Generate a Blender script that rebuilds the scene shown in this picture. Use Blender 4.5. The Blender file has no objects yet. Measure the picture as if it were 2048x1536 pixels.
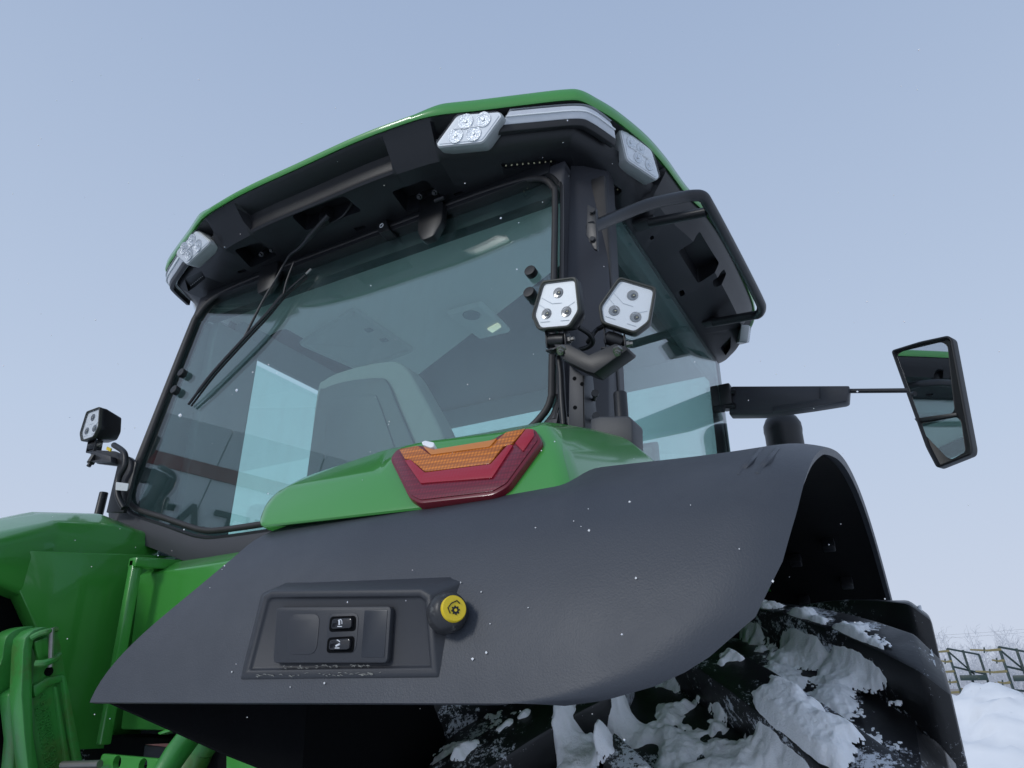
import bpy, bmesh, math, random
import numpy as np
from mathutils import Vector as V, Matrix

random.seed(7)
rad = math.radians
sc = bpy.context.scene

# ------------------------------------------------------------------ camera
CAM = np.array([1.35, -1.32, 1.78])       # a person's eye height, behind the right rear wheel
FPX, PITCH, YAW = 1400.0, rad(24.3), rad(29.1)
cd = bpy.data.cameras.new('camera'); cam = bpy.data.objects.new('camera', cd)
sc.collection.objects.link(cam); sc.camera = cam
cam.location = CAM; cam.rotation_euler = (rad(90) + PITCH, 0, YAW)
cd.sensor_width = 36; cd.lens = FPX / 2048 * 36; cd.clip_start = .02; cd.clip_end = 6000

# ------------------------------------------------------------------ sky, sun, exposure
SUN_DIR = V((-.30, -.84, .44)).normalized()          # towards the sun: hazy, from behind and to the left
w = bpy.data.worlds.new('World'); sc.world = w; w.use_nodes = True
nt = w.node_tree; nt.nodes.clear()
out = nt.nodes.new('ShaderNodeOutputWorld'); bg = nt.nodes.new('ShaderNodeBackground')
sky = nt.nodes.new('ShaderNodeTexSky'); sky.sky_type = 'NISHITA'; sky.sun_disc = False
sky.sun_elevation = math.asin(SUN_DIR.z); sky.sun_rotation = math.atan2(SUN_DIR.x, SUN_DIR.y)
sky.air_density = 1.0; sky.dust_density = 3.0; sky.ozone_density = 1.0; sky.altitude = 100
mx = nt.nodes.new('ShaderNodeMix'); mx.data_type = 'RGBA'; mx.inputs[0].default_value = .975
tc = nt.nodes.new('ShaderNodeTexCoord'); sp = nt.nodes.new('ShaderNodeSeparateXYZ')
rp = nt.nodes.new('ShaderNodeValToRGB')              # thin high cloud: paler to the horizon
rp.color_ramp.elements[0].position = 0.0; rp.color_ramp.elements[0].color = (.61, .67, .80, 1)
rp.color_ramp.elements[1].position = .85; rp.color_ramp.elements[1].color = (.335, .435, .625, 1)
e = rp.color_ramp.elements.new(.32); e.color = (.505, .605, .775, 1)
sca = nt.nodes.new('ShaderNodeVectorMath'); sca.operation = 'SCALE'; sca.inputs[3].default_value = 10.0
nt.links.new(tc.outputs['Generated'], sp.inputs[0]); nt.links.new(sp.outputs[2], rp.inputs[0])
nt.links.new(rp.outputs[0], sca.inputs[0])
nt.links.new(sky.outputs[0], mx.inputs[6]); nt.links.new(sca.outputs[0], mx.inputs[7])
nt.links.new(mx.outputs[2], bg.inputs[0]); bg.inputs[1].default_value = .10
nt.links.new(bg.outputs[0], out.inputs[0])
sd = bpy.data.lights.new('sun', 'SUN'); sd.energy = 1.1; sd.angle = rad(12); sd.color = (1, .993, .98)
sun = bpy.data.objects.new('sun', sd); sc.collection.objects.link(sun)
sun.rotation_euler = SUN_DIR.to_track_quat('Z', 'Y').to_euler(); sun.location = (-6, -5, 12)
sc.view_settings.view_transform = 'Standard'; sc.view_settings.look = 'None'
sc.view_settings.exposure = 0.0; sc.view_settings.gamma = 1.0
sc.render.engine = 'CYCLES'
cy = sc.cycles
cy.use_denoising = True; cy.max_bounces = 10; cy.transparent_max_bounces = 24; cy.glossy_bounces = 6
cy.diffuse_bounces = 4; cy.sample_clamp_indirect = 4; cy.caustics_reflective = False; cy.caustics_refractive = False

# ------------------------------------------------------------------ measuring helpers
_r = np.array([math.cos(YAW), math.sin(YAW), 0]); _h = np.array([-math.sin(YAW), math.cos(YAW), 0]); _z = np.array([0, 0, 1.])
_f = _h * math.cos(PITCH) + _z * math.sin(PITCH); _u = -_h * math.sin(PITCH) + _z * math.cos(PITCH)
def ray(x, y): return _r * (x - 1024) / FPX + _u * (768 - y) / FPX + _f
def onP(x, y, p0, n):
    d = ray(x, y); n = np.array(n, float)
    return V(CAM + d * (np.dot(np.array(p0) - CAM, n) / np.dot(d, n)))
def onY(x, y, Y): return onP(x, y, (0, Y, 0), (0, 1, 0))
def onX(x, y, X): return onP(x, y, (X, 0, 0), (1, 0, 0))
def onZ(x, y, Z): return onP(x, y, (0, 0, Z), (0, 0, 1))
WN = V((0, -1, .14)).normalized(); WP = V((0, -.037, 2.36))      # rear window plane, outward normal
def onW(x, y, off=0.0): return onP(x, y, WP + WN * off, WN)
# rear fender section: (forward, up) from the skirt hem over the tyre to the front
FPROF = [(-.672, 1.777), (-.660, 1.84), (-.642, 1.90), (-.612, 1.965), (-.57, 2.012), (-.48, 2.048), (-.3, 2.096),
         (-.1, 2.138), (.1, 2.163), (.3, 2.17), (.5, 2.15), (.7, 2.095), (.9, 2.0), (1.08, 1.87), (1.22, 1.71), (1.32, 1.5), (1.36, 1.28)]
def onF(x, y):
    d = ray(x, y); best = None
    for (a, b), (c, e) in zip(FPROF[:-1], FPROF[1:]):
        m = np.array([[d[1], a - c], [d[2], b - e]])
        if abs(np.linalg.det(m)) < 1e-9: continue
        t, s = np.linalg.solve(m, np.array([a - CAM[1], b - CAM[2]]))
        if -1e-6 <= s <= 1 + 1e-6 and t > 0 and (best is None or t < best): best = t
    if best is None:                       # just over the crest: closest approach
        best = (-.48 - CAM[1]) / d[1]
    return V(CAM + d * best)
def onC(x, y, R, yc=.30, zc=.98):
    d = ray(x, y); o = CAM[1:] - np.array([yc, zc]); e = d[1:]
    a = e @ e; b = 2 * o @ e; c = o @ o - R * R
    return V(CAM + d * (-b - math.sqrt(max(b * b - 4 * a * c, 0))) / 2 / a)

def smooth01(a, b, x):
    t = min(max((x - a) / (b - a), 0), 1); return t * t * (3 - 2 * t)
def catmull(pts, n=6, closed=False):
    P = [V(p) for p in pts]; N = len(P); o = []
    for i in range(N if closed else N - 1):
        g = (lambda k: P[k % N]) if closed else (lambda k: P[min(max(k, 0), N - 1)])
        a, b, c, d = g(i - 1), g(i), g(i + 1), g(i + 2)
        for k in range(n):
            t = k / n
            o.append(.5 * ((2 * b) + (c - a) * t + (2 * a - 5 * b + 4 * c - d) * t * t + (3 * b - a - 3 * c + d) * t ** 3))
    if not closed: o.append(P[-1].copy())
    return o
def roundpoly(pts, r, n=4):
    o = []; N = len(pts)
    for i in range(N):
        p = V(pts[i]); a = V(pts[i - 1]); b = V(pts[(i + 1) % N])
        da = (a - p); db = (b - p); k = min(r, da.length * .45, db.length * .45)
        A = p + da.normalized() * k; B = p + db.normalized() * k
        for j in range(n + 1):
            t = j / n; o.append(A * (1 - t) ** 2 + p * 2 * t * (1 - t) + B * t * t)
    return o
def inset_loop(pts, d, nrm):
    """move every edge of a planar loop inwards by d"""
    N = len(pts); nrm = V(nrm).normalized(); c = sum((V(p) for p in pts), V((0, 0, 0))) / N; o = []
    for i in range(N):
        p = V(pts[i]); a = V(pts[i - 1]); b = V(pts[(i + 1) % N])
        e1 = (p - a).normalized(); e2 = (b - p).normalized()
        n1 = nrm.cross(e1); n2 = nrm.cross(e2)
        if n1.dot(c - p) + n2.dot(c - p) < 0: n1, n2 = -n1, -n2
        m = n1 + n2
        m = m.normalized() if m.length > 1e-6 else n1
        o.append(p + m * d / max(m.dot(n1), .35))
    return o

# ------------------------------------------------------------------ mesh building
class MB:
    def __init__(s): s.bm = bmesh.new()
    def _merge(s, t, bevel, seg=2, ang=30):
        bmesh.ops.recalc_face_normals(t, faces=t.faces)
        if bevel > 0:
            es = [e for e in t.edges if len(e.link_faces) == 2 and e.calc_face_angle(0) > rad(ang)]
            if es: bmesh.ops.bevel(t, geom=es, offset=bevel, segments=seg, affect='EDGES', profile=.5, clamp_overlap=True)
        me = bpy.data.meshes.new('_'); t.to_mesh(me); t.free(); s.bm.from_mesh(me); bpy.data.meshes.remove(me)
        return s
    def raw(s, verts, faces, bevel=0, seg=2, ang=30, merge=0):
        t = bmesh.new(); vs = [t.verts.new(v) for v in verts]
        for f in faces:
            try: t.faces.new([vs[i] for i in f])
            except ValueError: pass
        if merge: bmesh.ops.remove_doubles(t, verts=t.verts, dist=merge)
        return s._merge(t, bevel, seg, ang)
    def prism(s, loop, vec, bevel=0, seg=2, ang=30):
        n = len(loop); vec = V(vec)
        vs = [V(p) for p in loop] + [V(p) + vec for p in loop]
        fs = [list(range(n)), list(range(2 * n - 1, n - 1, -1))] + [[i, (i + 1) % n, n + (i + 1) % n, n + i] for i in range(n)]
        return s.raw(vs, fs, bevel, seg, ang)
    def loft(s, loops, cap0=True, cap1=True, closed=True, bevel=0, seg=2, ang=30, merge=0):
        n = len(loops[0]); vs = [V(p) for l in loops for p in l]; fs = []
        for k in range(len(loops) - 1):
            for i in range(n if closed else n - 1):
                j = (i + 1) % n; fs.append([k * n + i, k * n + j, (k + 1) * n + j, (k + 1) * n + i])
        if closed and cap0: fs.append(list(range(n)))
        if closed and cap1: fs.append([(len(loops) - 1) * n + i for i in range(n)])
        return s.raw(vs, fs, bevel, seg, ang, merge)
    def tube(s, pts, r, n=12, cap=True, closed=False):
        P = [V(p) for p in pts]; N = len(P); R = r if isinstance(r, (list, tuple)) else [r] * N
        up = None; loops = []
        for i in range(N):
            if closed: t = (P[(i + 1) % N] - P[i - 1])
            else: t = P[min(i + 1, N - 1)] - P[max(i - 1, 0)]
            t = t.normalized()
            if up is None: up = t.orthogonal().normalized()
            up = (up - t * up.dot(t)).normalized(); sd_ = t.cross(up)
            loops.append([P[i] + (up * math.cos(2 * math.pi * k / n) + sd_ * math.sin(2 * math.pi * k / n)) * R[i] for k in range(n)])
        if closed: loops.append(loops[0])
        return s.loft(loops, cap and not closed, cap and not closed, merge=1e-6 if closed else 0)
    def lathe(s, p, axis, prof, n=24, cap=True):
        ax = V(axis).normalized(); a = ax.orthogonal().normalized(); b = ax.cross(a); p = V(p)
        loops = [[p + ax * h + (a * math.cos(2 * math.pi * k / n) + b * math.sin(2 * math.pi * k / n)) * r for k in range(n)] for r, h in prof]
        return s.loft(loops, cap, cap, merge=1e-6)
    def box(s, c, ex, ey, ez, bevel=0, seg=2):
        c, ex, ey, ez = V(c), V(ex), V(ey), V(ez)
        l = [c - ex - ey - ez, c + ex - ey - ez, c + ex + ey - ez, c - ex + ey - ez]
        return s.prism(l, ez * 2, bevel, seg)
    def bx(s, x0, x1, y0, y1, z0, z1, bevel=0, seg=2):
        return s.box(((x0 + x1) / 2, (y0 + y1) / 2, (z0 + z1) / 2), ((x1 - x0) / 2, 0, 0), (0, (y1 - y0) / 2, 0), (0, 0, (z1 - z0) / 2), bevel, seg)
    def ball(s, p, r, n=12, scale=(1, 1, 1)):
        prof = []
        t = bmesh.new(); bmesh.ops.create_uvsphere(t, u_segments=n, v_segments=max(6, n // 2), radius=r)
        for v in t.verts: v.co = V((v.co.x * scale[0], v.co.y * scale[1], v.co.z * scale[2])) + V(p)
        return s._merge(t, 0)
    def build(s, name, mat, parent=None, ang=40, smooth=True):
        me = bpy.data.meshes.new(name); s.bm.to_mesh(me); s.bm.free()
        return link(name, me, mat, parent, ang, smooth)
def link(name, me, mat, parent=None, ang=40, smooth=True):
    if smooth:
        me.shade_smooth(); me.set_sharp_from_angle(angle=rad(ang))
    if mat: me.materials.clear(); me.materials.append(mat)
    o = bpy.data.objects.new(name, me); sc.collection.objects.link(o)
    if parent: attach(o, parent)
    return o
def attach(o, parent):
    o.parent = parent
    if parent.type == 'EMPTY': o.matrix_parent_inverse = Matrix.Translation(-V(parent.location))
def empty(name, loc, label, cat, group=None):
    o = bpy.data.objects.new(name, None); sc.collection.objects.link(o); o.location = loc; o.empty_display_size = .1
    o['label'] = label; o['category'] = cat
    if group: o['group'] = group
    return o
def tag(o, label, cat=None, group=None, kind=None):
    o['label'] = label
    if cat: o['category'] = cat
    if group: o['group'] = group
    if kind: o['kind'] = kind
    return o
def mirrored(o, name, parent):
    me = o.data.copy(); bm = bmesh.new(); bm.from_mesh(me)
    for v in bm.verts: v.co.x *= -1
    bmesh.ops.reverse_faces(bm, faces=bm.faces); bm.to_mesh(me); bm.free()
    c = bpy.data.objects.new(name, me); sc.collection.objects.link(c); attach(c, parent); return c
def cut(o, cutters):
    """subtract closed shapes from a closed part"""
    me = bpy.data.meshes.new('_c'); cutters.bm.to_mesh(me); cutters.bm.free()
    c = bpy.data.objects.new('_c', me); sc.collection.objects.link(c)
    m = o.modifiers.new('b', 'BOOLEAN'); m.operation = 'DIFFERENCE'; m.solver = 'EXACT'; m.object = c
    bpy.context.view_layer.update()
    nm = bpy.data.meshes.new_from_object(o.evaluated_get(bpy.context.evaluated_depsgraph_get()))
    o.modifiers.clear(); mat = o.data.materials[0] if o.data.materials else None
    o.data = nm; nm.shade_smooth(); nm.set_sharp_from_angle(angle=rad(35))
    if mat: nm.materials.clear(); nm.materials.append(mat)
    bpy.data.objects.remove(c)

# ------------------------------------------------------------------ materials
def M(name, col, rough=.5, metal=0, coat=0, coat_r=.05, var=0, vscale=6, bump=0, bscale=200, spec=.5,
      dirt=None, dirt_amt=0, dirt_scale=9, dirt_soft=.12, rvar=0, emit=None, estr=0, sss=0):
    m = bpy.data.materials.new(name); m.use_nodes = True; t = m.node_tree; b = t.nodes['Principled BSDF']
    b.inputs['Roughness'].default_value = rough; b.inputs['Metallic'].default_value = metal
    b.inputs['Coat Weight'].default_value = coat; b.inputs['Coat Roughness'].default_value = coat_r
    b.inputs['Specular IOR Level'].default_value = spec
    b.inputs['Base Color'].default_value = (*col, 1)
    L = t.links.new; tc = t.nodes.new('ShaderNodeTexCoord')
    def noise(scale, det=4, ro=.6):
        n = t.nodes.new('ShaderNodeTexNoise'); n.inputs['Scale'].default_value = scale; n.inputs['Detail'].default_value = det
        n.inputs['Roughness'].default_value = ro; L(tc.outputs['Object'], n.inputs['Vector']); return n
    csock = None
    if var:
        n = noise(vscale); mr = t.nodes.new('ShaderNodeMapRange'); mr.inputs[3].default_value = 1 - var; mr.inputs[4].default_value = 1 + var
        L(n.outputs['Fac'], mr.inputs[0])
        v = t.nodes.new('ShaderNodeVectorMath'); v.operation = 'SCALE'; v.inputs[0].default_value = col
        L(mr.outputs[0], v.inputs[3]); csock = v.outputs[0]
    if rvar:
        n = noise(vscale * 2.3); mr = t.nodes.new('ShaderNodeMapRange'); mr.inputs[3].default_value = max(rough - rvar, .02); mr.inputs[4].default_value = rough + rvar
        L(n.outputs['Fac'], mr.inputs[0]); L(mr.outputs[0], b.inputs['Roughness'])
    if dirt:
        n = noise(dirt_scale, 8, .7); mr = t.nodes.new('ShaderNodeMapRange')
        mr.inputs[1].default_value = .5 + .25 * (1 - dirt_amt) - dirt_soft * .5; mr.inputs[2].default_value = .5 + .25 * (1 - dirt_amt) + dirt_soft
        L(n.outputs['Fac'], mr.inputs[0])
        mxn = t.nodes.new('ShaderNodeMix'); mxn.data_type = 'RGBA'; L(mr.outputs[0], mxn.inputs[0])
        if csock: L(csock, mxn.inputs[6])
        else: mxn.inputs[6].default_value = (*col, 1)
        mxn.inputs[7].default_value = (*dirt, 1); csock = mxn.outputs[2]
    if csock: L(csock, b.inputs['Base Color'])
    if bump:
        n = noise(bscale, 3); bp = t.nodes.new('ShaderNodeBump'); bp.inputs['Strength'].default_value = bump; bp.inputs['Distance'].default_value = .002
        L(n.outputs['Fac'], bp.inputs['Height']); L(bp.outputs[0], b.inputs['Normal'])
    if emit: b.inputs['Emission Color'].default_value = (*emit, 1); b.inputs['Emission Strength'].default_value = estr
    if sss: b.inputs['Subsurface Weight'].default_value = sss; b.inputs['Subsurface Radius'].default_value = (.02, .025, .03)
    return m
def GL(name, tint, f0, rough=0.0, dust=0.0):
    """pane: tinted transmission plus a Schlick reflection on either face"""
    m = bpy.data.materials.new(name); m.use_nodes = True; t = m.node_tree; t.nodes.clear(); L = t.links.new
    o = t.nodes.new('ShaderNodeOutputMaterial'); mx = t.nodes.new('ShaderNodeMixShader')
    tr = t.nodes.new('ShaderNodeBsdfTransparent'); tr.inputs[0].default_value = (*tint, 1)
    gl = t.nodes.new('ShaderNodeBsdfGlossy'); gl.inputs['Roughness'].default_value = rough
    g = t.nodes.new('ShaderNodeNewGeometry'); d = t.nodes.new('ShaderNodeVectorMath'); d.operation = 'DOT_PRODUCT'
    L(g.outputs['Incoming'], d.inputs[0]); L(g.outputs['Normal'], d.inputs[1])
    def ma(op, a, b):
        n = t.nodes.new('ShaderNodeMath'); n.operation = op
        for i, v in enumerate((a, b)):
            if v is None: continue
            if isinstance(v, (int, float)): n.inputs[i].default_value = v
            else: L(v, n.inputs[i])
        return n.outputs[0]
    c = ma('ABSOLUTE', d.outputs['Value'], None); k = ma('POWER', ma('SUBTRACT', 1.0, c), 5.0)
    L(ma('ADD', ma('MULTIPLY', k, 1 - f0), f0), mx.inputs[0])
    L(tr.outputs[0], mx.inputs[1]); L(gl.outputs[0], mx.inputs[2])
    if dust:
        df = t.nodes.new('ShaderNodeBsdfTranslucent'); df.inputs[0].default_value = (.7, .72, .72, 1); d2 = t.nodes.new('ShaderNodeBsdfDiffuse'); d2.inputs[0].default_value = (.6, .62, .62, 1)
        md = t.nodes.new('ShaderNodeMixShader'); L(df.outputs[0], md.inputs[1]); L(d2.outputs[0], md.inputs[2])
        tcx = t.nodes.new('ShaderNodeTexCoord'); mp_ = t.nodes.new('ShaderNodeMapping'); mp_.inputs['Scale'].default_value = (7, 7, 1.6); mp_.inputs['Rotation'].default_value = (0, .35, 0)
        nz = t.nodes.new('ShaderNodeTexNoise'); nz.inputs['Scale'].default_value = 1.6; nz.inputs['Detail'].default_value = 9; nz.inputs['Roughness'].default_value = .65
        L(tcx.outputs['Object'], mp_.inputs[0]); L(mp_.outputs[0], nz.inputs['Vector'])
        rg = t.nodes.new('ShaderNodeMapRange'); rg.inputs[1].default_value = .42; rg.inputs[2].default_value = .75; rg.inputs[4].default_value = dust; L(nz.outputs['Fac'], rg.inputs[0])
        m2 = t.nodes.new('ShaderNodeMixShader'); L(rg.outputs[0], m2.inputs[0]); L(mx.outputs[0], m2.inputs[1]); L(md.outputs[0], m2.inputs[2]); L(m2.outputs[0], o.inputs[0])
    else: L(mx.outputs[0], o.inputs[0])
    return m

GREEN = M('green_paint', (.050, .285, .042), .34, coat=.8, coat_r=.09, var=.07, vscale=3, rvar=.06, dirt=(.10, .30, .12), dirt_amt=.25, dirt_scale=11, dirt_soft=.2)
GREENC = M('green_cast_paint', (.042, .25, .045), .42, coat=.35, coat_r=.2, var=.18, vscale=14, bump=.35, bscale=90,
           dirt=(.10, .070, .022), dirt_amt=.62, dirt_scale=6, dirt_soft=.16)
FEND = M('grained_grey_plastic', (.046, .052, .064), .50, var=.16, vscale=5, bump=.22, bscale=480, rvar=.09, dirt=(.080, .087, .098), dirt_amt=.42, dirt_scale=4, dirt_soft=.35)
POD = M('satin_grey_plastic', (.036, .038, .044), .42, var=.08, vscale=9, bump=.2, bscale=1200, dirt=(.20, .2, .19), dirt_amt=.10, dirt_scale=16)
VIS = M('black_roof_plastic', (.010, .0105, .013), .40, var=.15, vscale=5, bump=.15, bscale=700)
FRAME = M('cab_frame_plastic', (.036, .037, .044), .5, var=.1, vscale=6, bump=.12, bscale=700)
BLK = M('black_plastic', (.008, .0085, .010), .42, var=.2, vscale=20, bump=.1, bscale=500)
PIPE = M('black_powder_coat', (.014, .0145, .017), .38, bump=.15, bscale=500)
LINER_SHADE = M('black_liner_shade', (.004, .0044, .0052), .9, spec=.1, bump=.3, bscale=60)  # near-black for real liners and holes, and for shade put into colour
RUB = M('seal_rubber', (.030, .028, .028), .55, var=.3, vscale=40, dirt=(.10, .085, .075), dirt_amt=.3, dirt_scale=30)
def frosted(m, amt):
    t = m.node_tree; b = t.nodes['Principled BSDF']; L = t.links.new; tc = t.nodes.new('ShaderNodeTexCoord')
    def nz(sc_, det, ro):
        n = t.nodes.new('ShaderNodeTexNoise'); n.inputs['Scale'].default_value = sc_; n.inputs['Detail'].default_value = det; n.inputs['Roughness'].default_value = ro
        L(tc.outputs['Object'], n.inputs['Vector']); return n.outputs['Fac']
    a = t.nodes.new('ShaderNodeMath'); a.operation = 'MULTIPLY_ADD'; L(nz(130, 4, .8), a.inputs[0]); a.inputs[1].default_value = .75; L(nz(9, 4, .6), a.inputs[2])
    r = t.nodes.new('ShaderNodeMapRange'); r.inputs[1].default_value = 1.0 - amt; r.inputs[2].default_value = 1.06 - amt; L(a.outputs[0], r.inputs[0])
    x = t.nodes.new('ShaderNodeMix'); x.data_type = 'RGBA'; L(r.outputs[0], x.inputs[0])
    src = b.inputs['Base Color'].links[0].from_socket; L(src, x.inputs[6]); x.inputs[7].default_value = (.62, .66, .72, 1); L(x.outputs[2], b.inputs['Base Color'])
    return m
TYRE = M('tyre_rubber', (.012, .0125, .014), .40, var=.25, vscale=9, rvar=.16, bump=.4, bscale=45); frosted(TYRE, .035)
TYRES = M('tyre_side_rubber', (.035, .034, .034), .6, var=.25, vscale=12, bump=.3, bscale=60)
GLASS = GL('tinted_glass', (.868, .996, .968), .15, 0, .04)
LENS = GL('clear_lens', (.97, .98, .99), .05)
MIRR = M('mirror_silver', (.82, .85, .86), .012, metal=1)
CHROME = M('reflector_chrome', (.92, .93, .94), .22, metal=1, var=.06, vscale=60)
SILV = M('silver_plate', (.72, .75, .78), .38, metal=.25)
LHOUS = M('light_housing_grey', (.42, .44, .44), .45, metal=.3)
WHITE = M('frosted_white', (.90, .91, .92), .3, coat=.5)
STRIPL = M('frosted_lamp_strip', (.62, .64, .68), .18, coat=.6, var=.12, vscale=30)
LEDY = M('led_chip', (.80, .74, .46), .3)
BEZ = M('olive_rubber_bezel', (.045, .046, .038), .5)
YEL = M('yellow_cap', (.78, .56, .01), .45, coat=.2)
INK = M('white_print', (.78, .79, .80), .6)
INKB = M('black_print', (.012, .012, .012), .6)
STEEL = M('zinc_steel', (.30, .29, .27), .42, metal=.85, var=.2, vscale=60)
LINERH = M('headliner_grey', (.82, .78, .75), .85, var=.04, vscale=5)
TRIM = M('cab_trim_grey', (.26, .28, .29), .7, var=.05)
TRIMD = M('cab_trim_dark', (.05, .055, .06), .6)
SEATM = M('seat_fabric', (.36, .35, .345), .85, bump=.5, bscale=400, var=.06)
SEATB = M('seat_back_shell', (.10, .105, .12), .55)
SNOW = M('snow', (.90, .92, .94), .8, sss=.1, bump=.6, bscale=380, var=.10, vscale=50)
SNOWG = M('ground_snow', (.84, .85, .865), .8, var=.05, vscale=.8, bump=.9, bscale=5)
RED_ = None
def prism_lens(name, col, dark, scale, emitless=True):
    m = M(name, col, .3, coat=.25, coat_r=.05); t = m.node_tree; b = t.nodes['Principled BSDF']; L = t.links.new
    tc = t.nodes.new('ShaderNodeTexCoord'); vo = t.nodes.new('ShaderNodeTexVoronoi'); vo.inputs['Scale'].default_value = scale
    vo.inputs['Randomness'].default_value = 0.0; L(tc.outputs['Object'], vo.inputs['Vector'])
    cr = t.nodes.new('ShaderNodeValToRGB'); cr.color_ramp.elements[0].color = (*col, 1); cr.color_ramp.elements[1].color = (*dark, 1)
    cr.color_ramp.elements[0].position = .15; cr.color_ramp.elements[1].position = .62
    L(vo.outputs['Distance'], cr.inputs[0]); L(cr.outputs[0], b.inputs['Base Color'])
    bp = t.nodes.new('ShaderNodeBump'); bp.inputs['Strength'].default_value = .15; bp.inputs['Distance'].default_value = .001
    L(vo.outputs['Distance'], bp.inputs['Height']); L(bp.outputs[0], b.inputs['Normal']); return m
REDP = prism_lens('red_prism_reflector', (.22, .014, .032), (.13, .008, .020), 200)
REDL = prism_lens('red_lamp_lens', (.36, .010, .030), (.35, .006, .022), 200)
REDB = M('red_lens_body', (.15, .006, .016), .3, coat=.25)
AMB = prism_lens('amber_prism_lens', (.78, .24, .02), (.36, .10, .015), 190)
AMBF = M('amber_flat_lens', (.60, .21, .04), .3, coat=.3)

# ================================================================== THE TRACTOR
T = empty('tractor', (0, .30, 0), 'green farm tractor with glazed cab, black rear fenders and snow-caked rear tyre', 'tractor')

# ---------------------------------------------------------------- roof
ZR = 3.23
half = [(0, -.203), (.20, -.203), (.34, -.195), (.46, -.178), (.59, -.130), (.70, -.090), (.80, -.052), (.84, -.028), (.868, .02), (.90, .09),
        (.938, .21), (.96, .33), (.978, .48), (1.008, .62), (1.022, .8), (1.026, 1.05), (1.018, 1.28), (.985, 1.43), (.91, 1.56), (.8, 1.65), (.5, 1.72), (0, 1.74)]
loop = half + [(-x, y) for x, y in half[-2:0:-1]]
dense = catmull([(x, y, 0) for x, y in loop], 40, True)
# even spacing
acc = [0]
for i in range(len(dense)): acc.append(acc[-1] + (dense[(i + 1) % len(dense)] - dense[i]).length)
def at_len(s):
    lo = np.searchsorted(acc, s, 'right') - 1; lo = min(lo, len(dense) - 1)
    t = (s - acc[lo]) / max(acc[lo + 1] - acc[lo], 1e-9); return dense[lo].lerp(dense[(lo + 1) % len(dense)], t)
NO = 900
OUT = [at_len(acc[-1] * i / NO) for i in range(NO)]
NRM = []
for i in range(NO):
    t = (OUT[(i + 4) % NO] - OUT[i - 4]).normalized(); NRM.append(V((-t.y, t.x, 0)))      # inward (loop runs counter-clockwise)
def ins(i, d): return OUT[i] + NRM[i] * d
def pod(i):                                   # the roof is thicker over its lamp corners and sides
    p = OUT[i]
    if p.y > .3: return 1 - .35 * smooth01(.3, .6, p.y)
    return smooth01(.40, .50, abs(p.x))
rings = []
for d, z0, z1 in [(.016, .006, .006), (.004, -.004, -.004), (0, 0, 0), (0, .013, .030), (.006, .018, .038), (.05, .03, .06), (.16, .055, .085)]:
    rings.append([ins(i, d) + V((0, 0, ZR + z0 + (z1 - z0) * pod(i))) for i in range(NO)])
c = V((0, .75, 0))
for k, z in [(.6, .12), (.3, .135), (.02, .14)]:
    rings.append([c + (OUT[i] - c) * k + V((0, 0, ZR + z)) for i in range(NO)])
roof = MB().loft(rings, True, True).build('roof', GREEN, T, 50)

# black visor below the shell: lamp corners recessed, plate trough at the back
def prof(i):
    p = OUT[i]; x, y = p.x, p.y
    if y < -.1 and abs(x) < .30:              # trough
        return [(.012, 3.231), (.02, 3.224), (.078, 3.212), (.090, 3.172), (.088, 3.160), (.093, 3.153), (.108, 3.149)]
    if y < .34 and abs(x) > .455:             # lamp recess with its chin
        return [(.012, 3.231), (.026, 3.228), (.066, 3.216), (.070, 3.196), (.050, 3.186), (.062, 3.166), (.098, 3.149)]
    if y > 1.30 and abs(x) > .6:
        return [(.012, 3.231), (.026, 3.228), (.066, 3.216), (.070, 3.19), (.055, 3.17), (.062, 3.15), (.10, 3.135)]
    if y > .2:                                # side rails
        return [(.010, 3.231), (.010, 3.224), (.014, 3.215), (.024, 3.20), (.036, 3.183), (.050, 3.165), (.062, 3.147)]
    return [(.012, 3.231), (.018, 3.224), (.030, 3.212), (.046, 3.196), (.062, 3.180), (.078, 3.164), (.096, 3.149)]
cols = [prof(i) for i in range(NO)]
vr = [[ins(i, cols[i][k][0]) + V((0, 0, cols[i][k][1])) for i in range(NO)] for k in range(7)]
def inner(p):
    x = max(min(p.x * .88, .795), -.795); y = .045 + (p.y + .2) / 1.94 * 1.47
    side = smooth01(.05, .35, p.y)
    return V((x, y, 3.147 - .045 * side))
vr.append([inner(OUT[i]) for i in range(NO)])
visor = MB().loft(vr, True, True).build('roof_visor', VIS, T, 28)
cu = MB()
def well(px, z=3.149, h=.055, r=.012):
    lp = roundpoly([onZ(x, y, z) for x, y in px], r); cu.prism([p - V((0, 0, .03)) for p in lp], (0, 0, .03 + h))
well([(583, 433), (688, 392), (724, 421), (612, 461)])                         # wiper motor well
well([(783, 383), (851, 359), (888, 396), (813, 423)])                         # hinge wells
well([(468, 500), (518, 484), (556, 509), (502, 535)])
well([(707, 456), (726, 449), (733, 454), (714, 462)], r=.005, h=.01)
well([(905, 388), (922, 381), (929, 385), (912, 392)], r=.005, h=.01)
well([(474, 543), (488, 537), (494, 541), (480, 547)], r=.005, h=.01)
well([(1000, 327), (1108, 318), (1118, 327), (1010, 339)], r=.012, h=.008)      # lamp vents
well([(1162, 334), (1176, 332), (1246, 378), (1232, 387)], r=.012, h=.008)
well([(368, 568), (403, 545), (412, 556), (376, 585)], r=.008, h=.02)
well([(1356, 502), (1402, 486), (1442, 548), (1396, 566)], 3.132, .06)          # side speaker opening
well([(1424, 566), (1452, 560), (1458, 572), (1430, 582)], 3.13, .05, r=.02)
well([(1440, 694), (1462, 676), (1462, 700), (1452, 716)], 3.125, .04)
well([(1356, 575), (1366, 573), (1370, 582), (1360, 585)], 3.128, .012, r=.006)
well([(1298, 470), (1306, 468), (1309, 474), (1301, 476)], 3.128, .012, r=.006)
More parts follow.
